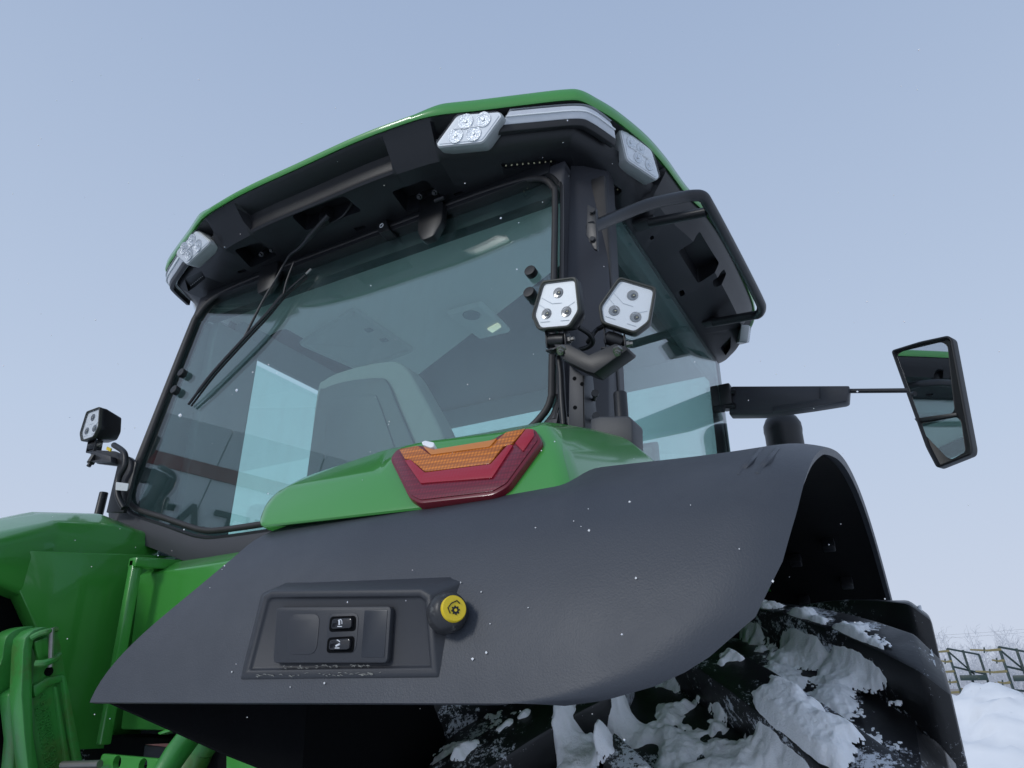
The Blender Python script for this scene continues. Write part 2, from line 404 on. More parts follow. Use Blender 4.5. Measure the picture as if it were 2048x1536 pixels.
cut(visor, cu)
for n, (p0, p1, k) in enumerate([((1012, 331), (1102, 323), 9), ((1171, 337), (1235, 379), 9), ((382, 571), (405, 553), 8)]):
    for q in range(k):
        t = q / (k - 1); x = p0[0] + (p1[0] - p0[0]) * t; y = p0[1] + (p1[1] - p0[1]) * t
        MB().ball(onZ(x, y, 3.154), .0026 if n < 2 else .0014, 8).build('marker_led', LEDY if n < 2 else INK, visor)
for x, y in [(551, 401), (669, 352)]:          # bolt bosses in the trough
    p = onY(x, y, -.112); MB().lathe(p + V((0, .004, 0)), (0, -1, -.15), [(.012, 0), (.012, .012), (.007, .012), (.007, .004)], 16).build('bolt_boss', VIS, visor)

# ---------------------------------------------------------------- lamps in the roof
LAMPC = M('ribbed_reflector', (.80, .82, .84), .25, metal=.5, var=.35, vscale=190, bump=1.0, bscale=260)
LAMPP = M('bright_lamp_plate', (.95, .955, .96), .35, coat=.4, var=.10, vscale=120)
def roof_lamp(px, p0, n, depth, cups, back=None, k=1.0):
    n = V(n).normalized(); lp = roundpoly([onP(x, y, p0, n) for x, y in px], .012, 3)
    back = V(back) if back else -n * depth
    o = MB().prism(lp, back, .004, 2).build('roof_lamp', LHOUS, T)
    MB().prism([p + n * .0025 for p in inset_loop(lp, .004, n)], -n * .002).build('bezel', WHITE, o)
    il = inset_loop(lp, .009, n)
    MB().prism([p + n * .0045 for p in il], -n * .0015).build('reflector_plate', LAMPP, o)
    c = sum(il, V((0, 0, 0))) / len(il)
    for x, y in cups:
        q = onP(x, y, p0, n) + n * .0048
        MB().lathe(q, n, [(.0215 * k, 0.0), (.0208 * k, .0024), (.013 * k, .0008), (.006 * k, .0004), (.004 * k, .0008), (.0, .0008)], 14).build('reflector_cup', LAMPC, o)
        MB().lathe(q + n * .0012, n, [(.0048, 0), (.0036, .0016), (0, .0016)], 10).build('led', SILV, o)
    if len(cups) == 4:
        a_, b_, c_, d_ = [onP(x, y, p0, n) + n * .006 for x, y in cups]
        e_, f_ = (a_ + c_) / 2, (b_ + d_) / 2; MB().tube([e_ + (e_ - f_) * .38, f_ + (f_ - e_) * .38], .0022, 6).build('lamp_bar', WHITE, o)
    MB().prism([p + n * .0085 for p in inset_loop(lp, .003, n)], -n * .0018).build('lens', LENS, o)
    return o
RL1 = roof_lamp([(915, 229), (1000, 223), (1007, 232), (967, 287), (876, 296), (872, 288)], onZ(940, 262, 3.172), (.12, -1, -.25), .045,
          [(933, 245), (968, 241), (913, 273), (949, 269)], k=1.05)
RL2 = roof_lamp([(1237, 258), (1250, 258), (1303, 300), (1319, 355), (1312, 362), (1252, 322)], onZ(1275, 310, 3.187), (.92, -.45, -.28), .045,
          [(1259, 286), (1279, 299), (1274, 316), (1296, 331)], k=.8)
RL3 = roof_lamp([(1482, 652), (1499, 650), (1494, 686), (1479, 690)], onZ(1488, 668, 3.187), (.95, .35, -.2), .03, [])
# wrap-round corner position lamps between the work lamps
def corner_strip(px_top, px_bot, z_top):
    top = catmull([onZ(x, y, z_top) for x, y in px_top], 5); bot = catmull([onZ(x, y, z_top - .03) for x, y in px_bot], 5)
    n = len(top); cen = V((0, .4, 3.2))
    def bk(p, d): q = (cen - p); q.z = 0; return p + q.normalized() * d
    loops = [[t, (t + b) / 2 + (t - bk(t, .004)), b, bk(b, .03), bk(t, .03)] for t, b in zip(top, bot)]
    o = MB().loft(loops, True, True, bevel=.002).build('corner_lamp', STRIPL, T, 30)
    fl = [[bk(t, -.0045) + V((0, 0, .003)), bk(t, -.001) + V((0, 0, .005)), bk(t, .03) + V((0, 0, .005))] for t in top]
    MB().loft(fl, False, False, closed=False).build('chrome_edge', SILV, o)
    m = [((t + b) / 2) + (t - bk(t, .006)) for t, b in zip(top, bot)]
    MB().tube(m, .0022, 6).build('light_guide', WHITE, o)
    lo = [[bk(b, -.001), bk(b, .02), bk(b, .02) - V((0, 0, .020)), bk(b, .006) - V((0, 0, .018))] for b in bot]
    MB().loft(lo, True, True, bevel=.002).build('lamp_base', BLK, o)
    return o
CS1 = corner_strip([(1019, 222), (1080, 216), (1150, 211), (1185, 218), (1222, 245)], [(1001, 250), (1078, 243), (1155, 237), (1185, 246), (1232, 278)], 3.212)
for o in (RL1, RL2, RL3, CS1):
    m_ = mirrored(o, o.name.split('.')[0], T)
    for ch in list(o.children): mirrored(ch, ch.name.split('.')[0], m_)

# ---------------------------------------------------------------- cab frame and rear window
wl = [onW(*p) for p in [(533, 550), (451, 576), (422, 597), (405, 622), (258, 985), (267, 1013), (284, 1022), (338, 1039), (380, 1054), (408, 1061), (445, 1062)]]
xz = [(-.0001, 3.128), (-.404, 3.128), (-.60, 3.118), (-.675, 3.095), (-.712, 3.045), (-.722, 2.97), (-.735, 2.45), (-.735, 2.385), (-.715, 2.345), (-.66, 2.308), (-.489, 2.255),
      (-.383, 2.221), (-.318, 2.203), (-.24, 2.194), (-.0001, 2.192)]
def wpt(x, z, off=0.0): return V((x, -.037 + .14 * (z - 2.36), z)) + WN * off
left = catmull([(x, 0, z) for x, z in xz], 5)
full = left + [V((-p.x, 0, p.z)) for p in left[-2:0:-1]]
WIN = [wpt(p.x, p.z) for p in full]
OUTW = inset_loop(WIN, -.088, WN)
for p in OUTW:
    if p.z > 2.33: p.x = max(-.741, min(.745, p.x))
    p.z = min(p.z, 3.135); p.y = -.037 + .14 * (p.z - 2.36)
f0 = [p + WN * .004 for p in inset_loop(WIN, -.014, WN)]; f1 = [p + WN * .004 for p in OUTW]
NW = len(WIN)
frame = MB().loft([f0, [p + WN * .007 for p in inset_loop(WIN, -.026, WN)], f1, [p - WN * .05 for p in f1], [p - WN * .05 for p in f0], f0], False, False, merge=1e-6, bevel=.003, ang=45).build('rear_cab_frame', FRAME, T, 40)
MB().prism([wpt(-.70, 3.105, .012), wpt(.70, 3.105, .012), wpt(.70, 3.15, .012), wpt(-.70, 3.15, .012)], -WN * .05, .004).build('header_shade_strip', VIS, frame)  # black strip: shade of the roof overhang put into the frame top's colour
glass = MB().prism([p - WN * .002 for p in inset_loop(WIN, -.018, WN)], -WN * .006).build('rear_window', GLASS, T, 20)
MB().tube([p + WN * .006 for p in inset_loop(WIN, .0, WN)], .0085, 10, closed=True).build('window_seal', RUB, glass)
MB().tube([p + WN * .002 for p in inset_loop(WIN, -.020, WN)], .006, 8, closed=True).build('outer_seal', BLK, glass)
for x, y in [(1065, 548), (1063, 591), (369, 749), (355, 783)]:
    MB().lathe(onW(x, y), WN, [(.0155, 0), (.0155, .014), (.0145, .017), (0, .018)], 20).build('glass_boss', BLK, glass)
# hinges, latch
def hinge(px, bolts, off=.03):
    lp = roundpoly([onW(x, y, off) for x, y in px], .014)
    o = MB().prism(lp, -WN * .026, .006, 2).build('window_hinge', BLK, glass)
    return o
hinge([(838, 398), (876, 388), (886, 404), (884, 440), (866, 472), (842, 481), (834, 462)], 0)
hinge([(522, 525), (552, 513), (556, 530), (550, 556), (536, 578), (514, 588), (513, 570)], 0)
for x, y in [(842, 391), (872, 383), (527, 506), (548, 497)]:
    MB().lathe(onZ(x, y, 3.16), (0, -.6, -.8), [(.010, -.02), (.010, .012), (.006, .014), (.006, .02), (0, .02)], 6).build('hinge_bolt', PIPE, frame)
for a, b in [((870, 402), (889, 395)), ((545, 520), (562, 514))]: MB().tube([onW(*a, .035), onW(*b, .035)], .007, 8).build('hinge_pin', PIPE, frame)
lk = MB().prism(roundpoly([onW(*p, .03) for p in [(750, 441), (771, 436), (779, 460), (757, 466)]], .008), -WN * .04, .004).build('latch_block', BLK, frame)
q = onW(763, 451, .0315); MB().tube([q + (WN.cross(V((1, 0, 0)))).normalized() * .0075 * math.sin(a) + V((1, 0, 0)) * .0065 * math.cos(a) for a in [k * math.pi / 8 for k in range(16)]], .0014, 6, closed=True).build('latch_ring_mark', INK, lk)
# wiper
wm = MB()
wm.lathe(onZ(657, 425, 3.19), (0, -.3, -1), [(.022, 0), (.022, .03), (.016, .045), (0, .045)], 16)
wi = wm.build('wiper', BLK, T)
MB().tube(catmull([onZ(657, 430, 3.15), onZ(628, 463, 3.125), onZ(600, 495, 3.115), onW(578, 513, .05), onW(553, 556, .045), onW(526, 602, .04), onW(489, 674, .032)], 5), [.0085] * 8 + [.0055] * 8 + [.0042] * 15, 10).build('wiper_arm', PIPE, wi)
MB().tube(catmull([onW(588, 524, .046), onW(574, 560, .04), onW(567, 588, .03)], 4), .0032, 8).build('washer_tube', PIPE, wi)
MB().tube(catmull([onZ(704, 406, 3.18), onZ(686, 432, 3.15), onZ(660, 447, 3.146), onZ(640, 455, 3.148)], 4), .0035, 8).build('washer_hose', PIPE, wi)
bl = catmull([onW(610, 551, .018), onW(565, 591, .024), onW(533, 629, .028), onW(492, 673, .03), onW(430, 741, .026), onW(399, 780, .02), onW(377, 809, .014)], 5)
MB().tube(bl, [.004] * 5 + [.0062] * 21 + [.0045] * 5, 8).build('wiper_blade', PIPE, wi)
MB().tube([p.lerp(onW(0, 0) * 0 + p, 1) - WN * .011 for p in bl], .0035, 6).build('wiper_rubber', RUB, wi)
MB().tube([onW(612, 548, .018), onW(622, 538, .015)], .004, 6).build('blade_clip', STEEL, wi)

# pillars and side frames
def pillar(x0, x1, y0, y1, z0, z1, lean=.14):
    l0 = [V((x0, y0 + lean * (z0 - 2.36), z0)), V((x1, y0 + .012 + lean * (z0 - 2.36), z0)), V((x1, y1, z0)), V((x0, y1, z0))]
    l1 = [V((x0, y0 + lean * (z1 - 2.36), z1)), V((x1, y0 + .012 + lean * (z1 - 2.36), z1)), V((x1, y1, z1)), V((x0, y1, z1))]
    return MB().loft([l0, l1], bevel=.008)
for s in (1, -1):
    x0, x1 = (.765, .828) if s > 0 else (-.828, -.765)
    l = []
    for z in (2.05, 3.165):
        Yr = -.045 + .14 * (z - 2.36) + (0 if s > 0 else .11)
        pts = [(.744, Yr + .040), (.775, Yr + .058), (.828, Yr + .112), (.828, max(.165, Yr + .16)), (.79, max(.165, Yr + .16)), (.744, max(.15, Yr + .14))]
        l.append([V((s * px, py, z)) for px, py in pts])
    MB().loft(l, bevel=.004).build('rear_pillar', FRAME, T, 30)
    MB().bx(*(sorted((s * .792, s * .832))), .132, .150, 2.1, 3.1, .004).build('door_seal', RUB, T)
    MB().loft([[V((s * .74, 1.46, 1.6)), V((s * .80, 1.44, 1.6)), V((s * .80, 1.475, 1.6)), V((s * .74, 1.50, 1.6))],
               [V((s * .755, 1.505, 3.12)), V((s * .805, 1.485, 3.12)), V((s * .805, 1.52, 3.12)), V((s * .755, 1.545, 3.12))]], bevel=.005).build('front_pillar', BLK, T)
MB().bx(.80, .808, .14, 1.49, 1.75, 3.10).build('side_window', GLASS, T, 20)
MB().bx(-.808, -.80, .34, 1.49, 1.75, 3.02).build('side_window', GLASS, T, 20)
MB().prism([V((-.76, 1.47, 1.7)), V((.76, 1.47, 1.7)), V((.76, 1.515, 3.09)), V((-.76, 1.515, 3.09))], (0, .006, 0)).build('windshield', GLASS, T, 20)
# interior
hl = MB().bx(-.78, .78, .14, 1.5, 3.112, 3.14).build('headliner', LINERH, T)
for s in (1, -1):
    MB().loft([[V((s * .795, y, 3.035)), V((s * .76, y, 3.03)), V((s * .70, y, 3.111)), V((s * .795, y, 3.111))] for y in (.24, 1.5)], bevel=.004).build('roof_rail_trim', TRIM, hl)
MB().prism([V((-.735, .09, 3.05)), V((-.735, .09, 3.11)), V((-.735, .18, 3.11)), V((-.735, .14, 3.06))], (1.47, 0, 0), .004).build('rear_header_trim', TRIMD, hl)
MB().prism([V((-.74, 1.50, 3.06)), V((-.74, 1.50, 3.112)), V((-.74, 1.34, 3.112)), V((-.74, 1.44, 3.07))], (1.48, 0, 0), .004).build('front_header_trim', TRIM, hl)
hp = [onZ(*p, 3.110) for p in [(593, 686), (708, 613), (833, 700), (722, 742)]]
hp2 = [V((hp[0].x, hp[0].y, 3.113)), V((hp[1].x, hp[1].y, 3.113)), V((hp[2].x, hp[2].y, 3.113)), V((hp[3].x, hp[3].y, 3.113))]
ho = roundpoly(hp2, .03)
MB().loft([ho, [p - V((0, 0, .012)) for p in inset_loop(ho, .008, (0, 0, 1))], [p - V((0, 0, .012)) for p in inset_loop(ho, .022, (0, 0, 1))], [p - V((0, 0, .005)) for p in inset_loop(ho, .03, (0, 0, 1))]], False, True).build('roof_hatch', M('hatch_grey', (.60, .585, .565), .8), hl)
for x, y in [(738, 660), (768, 680)]:
    q = onZ(x, y, 3.107); MB().box(q, (.015, 0, 0), (0, .012, 0), (0, 0, .004), .002).build('hatch_clip', TRIM, hl)
dl = roundpoly([onZ(*p, 3.112) for p in [(888, 622), (962, 600), (1026, 658), (958, 674)]], .02)
do = MB().loft([dl, [p - V((0, 0, .018)) for p in inset_loop(dl, .012, (0, 0, 1))]], bevel=.003).build('dome_lamp', LINERH, hl)
MB().prism(roundpoly([onZ(*p, 3.0935) for p in [(974, 657), (996, 645), (1003, 652), (985, 664)]], .006), (0, 0, -.005), .001).build('lamp_lens', M('warm_lamp_lens', (.85, .84, .68), .2, coat=.5, emit=(1, .95, .7), estr=.5), do)
sp_ = onZ(943, 630, 3.0935); MB().lathe(sp_, (0, 0, -1), [(.034, 0), (.032, .004), (.02, .002), (0, .002)], 20).build('speaker_dish', TRIM, do)
# seat
def sblock(prof_, x0, x1): pass
sl = [onY(*p, .22) for p in [(608, 1000), (632, 790), (650, 757), (700, 736), (770, 722), (806, 730), (836, 775), (884, 868), (905, 960)]]
sl = catmull(sl, 5); seat = MB().prism(sl, (0, .09, 0), .025, 4, 60).build('seat', SEATM, T, 60)
il = catmull([onY(*p, .218) for p in [(612, 1000), (640, 800), (655, 778), (700, 764), (762, 758), (780, 768), (800, 815), (838, 910), (850, 1000)]], 5)
sb = MB().prism(il, (0, -.012, 0), .008, 2, 60).build('seat_back_shell', SEATB, seat, 60)
il2 = catmull([onY(*p, .205) for p in [(640, 1000), (655, 840), (663, 810), (680, 798), (745, 790), (757, 800), (775, 850), (800, 930), (806, 1000)]], 5)
MB().prism(il2, (0, -.005, 0), .003, 2, 60).build('back_pocket', SEATB, seat, 60)
MB().bx(-.30, .25, .30, .80, 2.12, 2.26, .05, 4).build('seat_cushion', SEATM, seat)
MB().bx(-.2, .16, .36, .72, 1.75, 2.14, .02).build('seat_base', TRIMD, seat)
MB().bx(.30, .44, .35, .85, 2.28, 2.36, .02).build('armrest', TRIMD, T)
mo = MB().bx(.40, .66, .98, 1.0, 2.42, 2.62, .01).build('display_monitor', TRIMD, T)
MB().bx(.42, .64, .975, .981, 2.44, 2.60).build('screen', M('dark_screen', (.02, .025, .03), .1), mo)
MB().tube([(.5, 1.0, 2.45), (.48, 1.05, 2.3), (.40, .85, 2.3)], .012).build('monitor_arm', TRIMD, mo)
st = MB().tube([V((-.02, 1.22, 1.8)), V((-.02, 1.08, 2.30))], .035).build('steering_column', TRIMD, T)
sw = V((-.02, 1.06, 2.34)); sn = V((0, -.45, .9)).normalized(); s1 = V((1, 0, 0)); s2 = sn.cross(s1)
MB().tube([sw + (s1 * math.cos(a) + s2 * math.sin(a)) * .19 for a in [k * math.pi / 16 for k in range(32)]], .014, 8, closed=True).build('steering_wheel', TRIMD, st)
MB().bx(-.70, .70, 1.30, 1.46, 1.75, 2.12, .04).build('dashboard', TRIMD, T)
MB().loft([[V((-.762, -.037 + .14 * (z - 2.36) + .045, z)), V((-.740, -.037 + .14 * (z - 2.36) + .045, z)), V((-.740, .20, z)), V((-.762, .20, z))] for z in (2.1, 3.06)], bevel=.003).build('quarter_trim', TRIM, T)
MB().bx(-.775, -.70, .13, .335, 1.8, 3.06, .01).build('quarter_trim', TRIM, T)
MB().bx(-.78, -.60, .05, 1.3, 1.75, 2.20, .03).build('side_console', TRIM, T)
MB().bx(.45, .78, .12, 1.2, 1.75, 2.22, .03).build('side_console', TRIM, T)
MB().bx(-.79, .79, 0.0, 1.47, 1.70, 1.76).build('cab_floor', TRIMD, T)
MB().bx(-.79, .79, 0.0, .03, 1.76, 2.13, .005).build('cab_rear_wall', FRAME, T)

# ---------------------------------------------------------------- rear fenders
def fz(x, y): return (.018 - .008 * smooth01(.95, 1.20, x)) * smooth01(-.60, -.42, y)
fp = catmull([(0, y, z) for y, z in FPROF], 6)
def fx_in(z, y): return .318 + (.50 - .318) * smooth01(0, 1, (z - 1.777) / .235) + .12 * smooth01(-.6, -.45, y) if y < -.45 else .62
XO = [(1.777, 1.04), (1.781, 1.075), (1.79, 1.12), (1.81, 1.170), (1.85, 1.222), (1.9, 1.250), (1.95, 1.267), (2.0, 1.280), (2.05, 1.290), (2.1, 1.294), (3, 1.294)]
def fx_out(z, y): return np.interp(z, [a for a, b in XO], [b for a, b in XO]) if y < 0 else 1.294
rows = []; NC = 44
extra = [fp[0].lerp(fp[1], t) for t in (.08, .18, .35, .6)]
fpp = [fp[0]] + extra + fp[1:]
for k, p in enumerate(fpp):
    t = (fpp[min(k + 1, len(fpp) - 1)] - fpp[max(k - 1, 0)]).normalized(); nrm = V((0, -t.z, t.y))
    a, b = fx_in(p.z, p.y), float(fx_out(p.z, p.y)); row = []
    for c_ in range(NC + 1):
        u = c_ / NC; u = u if u < .5 else .5 + .5 * (1 - (1 - (u - .5) * 2) ** 1.6)
        x = a + (b - a) * u
        lip = smooth01(.06, 0.0, b - x) if False else max(0, 1 - (b - x) / .055) ** 2
        row.append(V((x, p.y, p.z + fz(x, p.y))) - nrm * .012 * lip)
    rows.append(row)
fm = MB(); nC = NC + 1
vs = [p for r in rows for p in r]
fs = [[k * nC + i, k * nC + i + 1, (k + 1) * nC + i + 1, (k + 1) * nC + i] for k in range(len(rows) - 1) for i in range(NC)]
t_ = bmesh.new(); tv = [t_.verts.new(v) for v in vs]
for f in fs: t_.faces.new([tv[i] for i in f])
bmesh.ops.recalc_face_normals(t_, faces=t_.faces)
if sum((f.normal.z for f in t_.faces)) < 0: bmesh.ops.reverse_faces(t_, faces=t_.faces)
bmesh.ops.solidify(t_, geom=t_.faces[:], thickness=.009)
fm._merge(t_, 0)
fender = fm.build('rear_fender', FEND, T, 45)
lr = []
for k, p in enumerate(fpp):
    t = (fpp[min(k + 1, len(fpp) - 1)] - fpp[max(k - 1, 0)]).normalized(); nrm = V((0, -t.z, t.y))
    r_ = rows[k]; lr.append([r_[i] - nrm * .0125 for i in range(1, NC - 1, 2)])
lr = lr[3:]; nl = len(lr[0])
shade_sheet = MB().raw([p for r in lr for p in r], [[k * nl + i, k * nl + i + 1, (k + 1) * nl + i + 1, (k + 1) * nl + i] for k in range(len(lr) - 1) for i in range(nl - 1)]).build('fender_shade', LINER_SHADE, T, 60)  # added black sheet: the fender's shaded inside put into colour
tc_ = [(.318, -.655, 1.79), (.42, -.61, 1.93), (.53, -.5, 2.02), (.60, -.2, 2.08), (.60, .3, 2.12), (.60, .9, 1.95)]
bc_ = [(.322, -.656, 1.779), (.47, -.556, 1.71), (.58, -.53, 1.68), (.62, -.3, 1.25), (.62, .3, 1.1), (.62, 1.0, 1.1)]
flap = MB().loft([[V(a), V(b), V(b) + V((.012, 0, 0)), V(a) + V((.012, 0, 0))] for a, b in zip(tc_, bc_)], True, True).build('wheel_well_liner', LINER_SHADE, T)
for x, y in [(1652, 962), (1655, 1008), (1690, 1050), (1637, 975), (1700, 1100), (1705, 1075), (1735, 1165), (1700, 1110)]:
    pass
for Y_, X_ in [(.55, 1.19), (.62, 1.10), (.75, 1.2), (.82, 1.08), (.95, 1.2), (1.02, 1.12), (1.12, 1.2), (1.18, 1.1)]:
    zz = np.interp(Y_, [p.y for p in fp], [p.z for p in fp]); MB().box((X_, Y_, zz - .016), (.014, 0, 0), (0, .010, -.005), (0, .005, .012), .003).build('liner_clip', PIPE, fender)
for pa in [[(1478, 958), (1486, 944), (1502, 927), (1524, 910)], [(1515, 955), (1523, 940), (1537, 924), (1556, 908)]]:
    pp = [q + V((0, 0, fz(q.x, q.y) + .001)) for q in catmull([onF(x, y) for x, y in pa], 5)]; MB().tube(pp, [.002] + [.0042] * (len(pp) - 2) + [.003], 8).build('raised_rib', FEND, fender)

# ---------------------------------------------------------------- green shoulders carrying the tail lamps
GN = V((.06, -1, .5)).normalized(); GP = onF(940, 1007)
def onG(x, y, off=0.0): return onP(x, y, GP + GN * off, GN)
L1 = [onG(*p) for p in [(515, 1057), (526, 1020), (545, 993), (572, 972), (755, 943), (793, 893), (843, 883), (1010, 862), (1090, 843), (1112, 905), (1130, 988)]]
mv = lambda p, dx, dy, dz: V((p.x + dx, p.y + dy, p.z + dz))
L2 = [onY(519, 1053, -.53), onY(528, 1010, -.53), onY(556, 980, -.51), onY(620, 949, -.49), onY(772, 897, -.46), mv(L1[5], .008, .035, .012),
      mv(L1[6], 0, .035, .012), mv(L1[7], 0, .035, .012), mv(L1[8], .004, .03, .004), mv(L1[9], .008, .025, .006), mv(L1[10], .012, .02, .004)]
def sec(y, pts): return [V((x, y, z)) for x, z in pts]
L3 = sec(-.32, [(.525, 2.0), (.525, 2.11), (.54, 2.15), (.57, 2.175), (.66, 2.205), (.69, 2.212), (.74, 2.214), (.86, 2.212), (.925, 2.19), (.965, 2.14), (1.02, 2.082)])
L4 = sec(-.16, [(.54, 2.0), (.54, 2.12), (.552, 2.17), (.572, 2.225), (.65, 2.265), (.70, 2.272), (.75, 2.270), (.875, 2.250), (.945, 2.218), (.985, 2.175), (1.03, 2.118)])
L5 = sec(-.015, [(.55, 2.0), (.55, 2.15), (.555, 2.20), (.575, 2.225), (.66, 2.248), (.71, 2.252), (.76, 2.252), (.88, 2.245), (.945, 2.218), (.985, 2.175), (1.02, 2.13)])
sh = MB(); allL = [L1, L2, L3, L4, L5]; n_ = 11
vs = [p for l in allL for p in l]; fs = [[k * n_ + i, k * n_ + i + 1, (k + 1) * n_ + i + 1, (k + 1) * n_ + i] for k in range(4) for i in range(n_ - 1)]
fs += [[0, 1, 2, 3, 4], [0, 4, 5, 6, 7, 8, 9, 10], [4 * n_ + i for i in range(n_)], [0, n_, 2 * n_, 3 * n_, 4 * n_, 4 * n_ + 10, 3 * n_ + 10, 2 * n_ + 10, n_ + 10, 10]]
sh.raw(vs, fs, .012, 3, 12)
sec2 = [[V((.80, y, 2.08)), V((.80, y, 2.255 - d)), V((.88, y, 2.243 - d)), V((.945, y, 2.213 - d)), V((.985, y, 2.173 - d)), V((1.02, y, 2.12 - d))] for y, d in [(-.02, 0), (.2, .0), (.45, .03), (.7, .08)]]
sh.loft(sec2, True, True, bevel=.006, ang=14)
shoulder = sh.build('fender_shoulder', GREEN, T, 38)
wall = MB().prism([V((.498, y, z)) for y, z in [(-.46, 2.10), (-.335, 1.94), (-.30, 1.69), (-.29, 1.67), (.0, 1.67), (0, 2.16), (-.16, 2.14), (-.32, 2.12)]], (.055, 0, 0), .004).build('inner_fender_wall', GREEN, T)

# tail lamp
def lay(name, px, off, th, mat, parent, bev=.0015, r=.004):
    lp = roundpoly([onG(x, y, off) for x, y in px], r, 3); return MB().prism(lp, -GN * th, bev, 2).build(name, mat, parent)
OUTL = [(779, 917), (793, 897), (842, 889), (866, 898), (983, 879), (1010, 863), (1069, 855), (1084, 880), (1016, 973), (986, 990), (837, 1007), (818, 996)]
tail = lay('tail_lamp', OUTL, .010, .03, REDB, T, .003, .008)
lay('red_reflector', [(785, 917), (797, 903), (806, 915), (812, 921), (843, 965), (985, 955), (1022, 892), (1046, 890), (1064, 862), (1075, 879), (1012, 966), (984, 982), (840, 999), (823, 990)], .0118, .006, REDP, tail, .001, .003)
lay('brake_lens', [(809, 920), (821, 919), (849, 945), (981, 928), (1016, 889), (1026, 890), (984, 955), (841, 966)], .0136, .008, REDL, tail, .001, .002)
lay('outer_brake_lens', [(1030, 886), (1052, 857), (1066, 858), (1068, 870), (1046, 902)], .0138, .008, REDL, tail, .001, .002)
lay('amber_lens', [(798, 898), (835, 891), (861, 910), (980, 893), (1012, 864), (1052, 856), (1022, 889), (1006, 892), (980, 927), (850, 943), (821, 919), (810, 918)], .0128, .007, AMB, tail, .001, .003)
lay('amber_trim', [(846, 893), (866, 899), (984, 880), (994, 876), (979, 893), (862, 909)], .0142, .008, AMBF, tail, .001, .002)
lay('number_plate_light', [(843, 884), (850, 881), (868, 885), (867, 893), (860, 895), (845, 889)], .015, .02, WHITE, tail, .001, .002)

# ---------------------------------------------------------------- switch pod on the right fender
BY = onF(680, 1352).y - .004
FL = [onY(*p, BY) for p in [(484, 1354), (527, 1192), (542, 1182), (842, 1178), (860, 1190), (874, 1350)]]
BL = [onF(*p) + V((0, .006, 0)) for p in [(468, 1368), (515, 1186), (574, 1160), (910, 1146), (932, 1156), (880, 1364)]]
FI = inset_loop(FL, .007, (0, -1, 0)); FI2 = [p + V((0, .005, 0)) for p in inset_loop(FL, .009, (0, -1, 0))]
podb = MB().loft([BL, FL, FI, FI2], True, True, bevel=.0022, seg=2, ang=25).build('switch_pod', POD, T, 35)
def onB(x, y, off): return onY(x, y, BY - off)
def plate(name, px, off, th, mat, parent, r=.004, bev=.001): return MB().prism(roundpoly([onB(x, y, off) for x, y in px], r, 4), (0, th, 0), bev, 2, 25).build(name, mat, parent)
pad = plate('switch_plate', [(545, 1326), (553, 1214), (782, 1212), (774, 1326)], .003, .009, POD, podb, .006, .002)
plate('blank_cover', [(572, 1309), (578, 1228), (640, 1227), (632, 1309)], .0038, .002, POD, podb, .012, .0008)
plate('switch_surround', [(650, 1307), (656, 1227), (718, 1225), (711, 1307)], .0038, .002, POD, podb, .010, .0008)
plate('label_inlay', [(722, 1315), (729, 1220), (775, 1219), (768, 1315)], .0036, .002, M('smoked_inlay', (.03, .033, .04), .35), podb, .002, .0004)
GB = M('gloss_black_rocker', (.012, .012, .014), .18, coat=.4)
for px, tilt in [([(657, 1264), (660, 1233), (712, 1231), (711, 1262)], 1), ([(652, 1306), (655, 1275), (709, 1272), (707, 1305)], -1)]:
    w_ = plate('switch_well', px, .0045, .004, LINER_SHADE, podb, .005, .0006)
    ip = [(px[0][0] + 4, px[0][1] - 6), (px[1][0] + 4, px[1][1] + 4), (px[2][0] - 9, px[2][1] + 4), (px[3][0] - 9, px[3][1] - 6)]
    plate('rocker_switch', ip, .0085, .006, GB, podb, .004, .0015)
def ink(px, off, mat, r, parent, name='printed_mark'):
    pts = [onB(x, y, off) for x, y in px]; MB().tube(pts, r, 6).build(name, mat, parent)
ink([(675, 1253), (684, 1253)], .0088, INK, .0005, podb); ink([(679, 1250), (679, 1243), (678, 1240)], .0088, INK, .0011, podb); ink([(684, 1248), (684, 1243), (682, 1239), (680, 1239)], .0088, INK, .0005, podb)
ink([(670, 1296), (679, 1296)], .0088, INK, .0005, podb); ink([(672, 1292), (680, 1288)], .0088, INK, .0011, podb); ink([(674, 1280), (677, 1281), (680, 1284)], .0088, INK, .0005, podb)
# push button
BA = V((.80, -.57, .12)).normalized(); bc = onY(899, 1223, BY - .002)
bt = MB().lathe(bc - BA * .016, BA, [(.0205, 0), (.0215, .012), (.0215, .016), (.0180, .023), (.0142, .026), (0, .026)], 32).build('push_button', M('worn_black_button', (.03, .03, .032), .4, dirt=(.22, .22, .2), dirt_amt=.45, dirt_scale=60), T)
cp = bc + BA * .0095
MB().lathe(cp, BA, [(.0138, 0), (.0138, .004), (.0128, .0052), (0, .0052)], 32).build('yellow_cap', YEL, bt)
ux = V((0, 0, 1)).cross(BA).normalized(); uy = BA.cross(ux); g0 = cp + BA * .0058
if ux.x < 0: ux, uy = -ux, -uy
if uy.z < 0: uy = -uy
gear = []
for k in range(48):
    a = 2 * math.pi * k / 48; r = .0048 if (k % 6) < 3 else .0037; gear.append(g0 + ux * (r * math.cos(a) + .001) + uy * (r * math.sin(a) - .002))
gm = MB().prism(gear, -BA * .0005).build('gear_symbol', INKB, bt)
MB().lathe(g0 + ux * .001 - uy * .002 - BA * .0003, BA, [(.0016, 0), (.0016, .0006), (0, .0006)], 12).build('gear_bore', YEL, bt)
MB().tube([g0 + ux * a + uy * b for a, b in [(-.0050, -.0055), (-.0075, .000), (-.0035, .005), (.0026, .008), (.006, .005)]], .0006, 6).build('shield_symbol', INKB, bt)

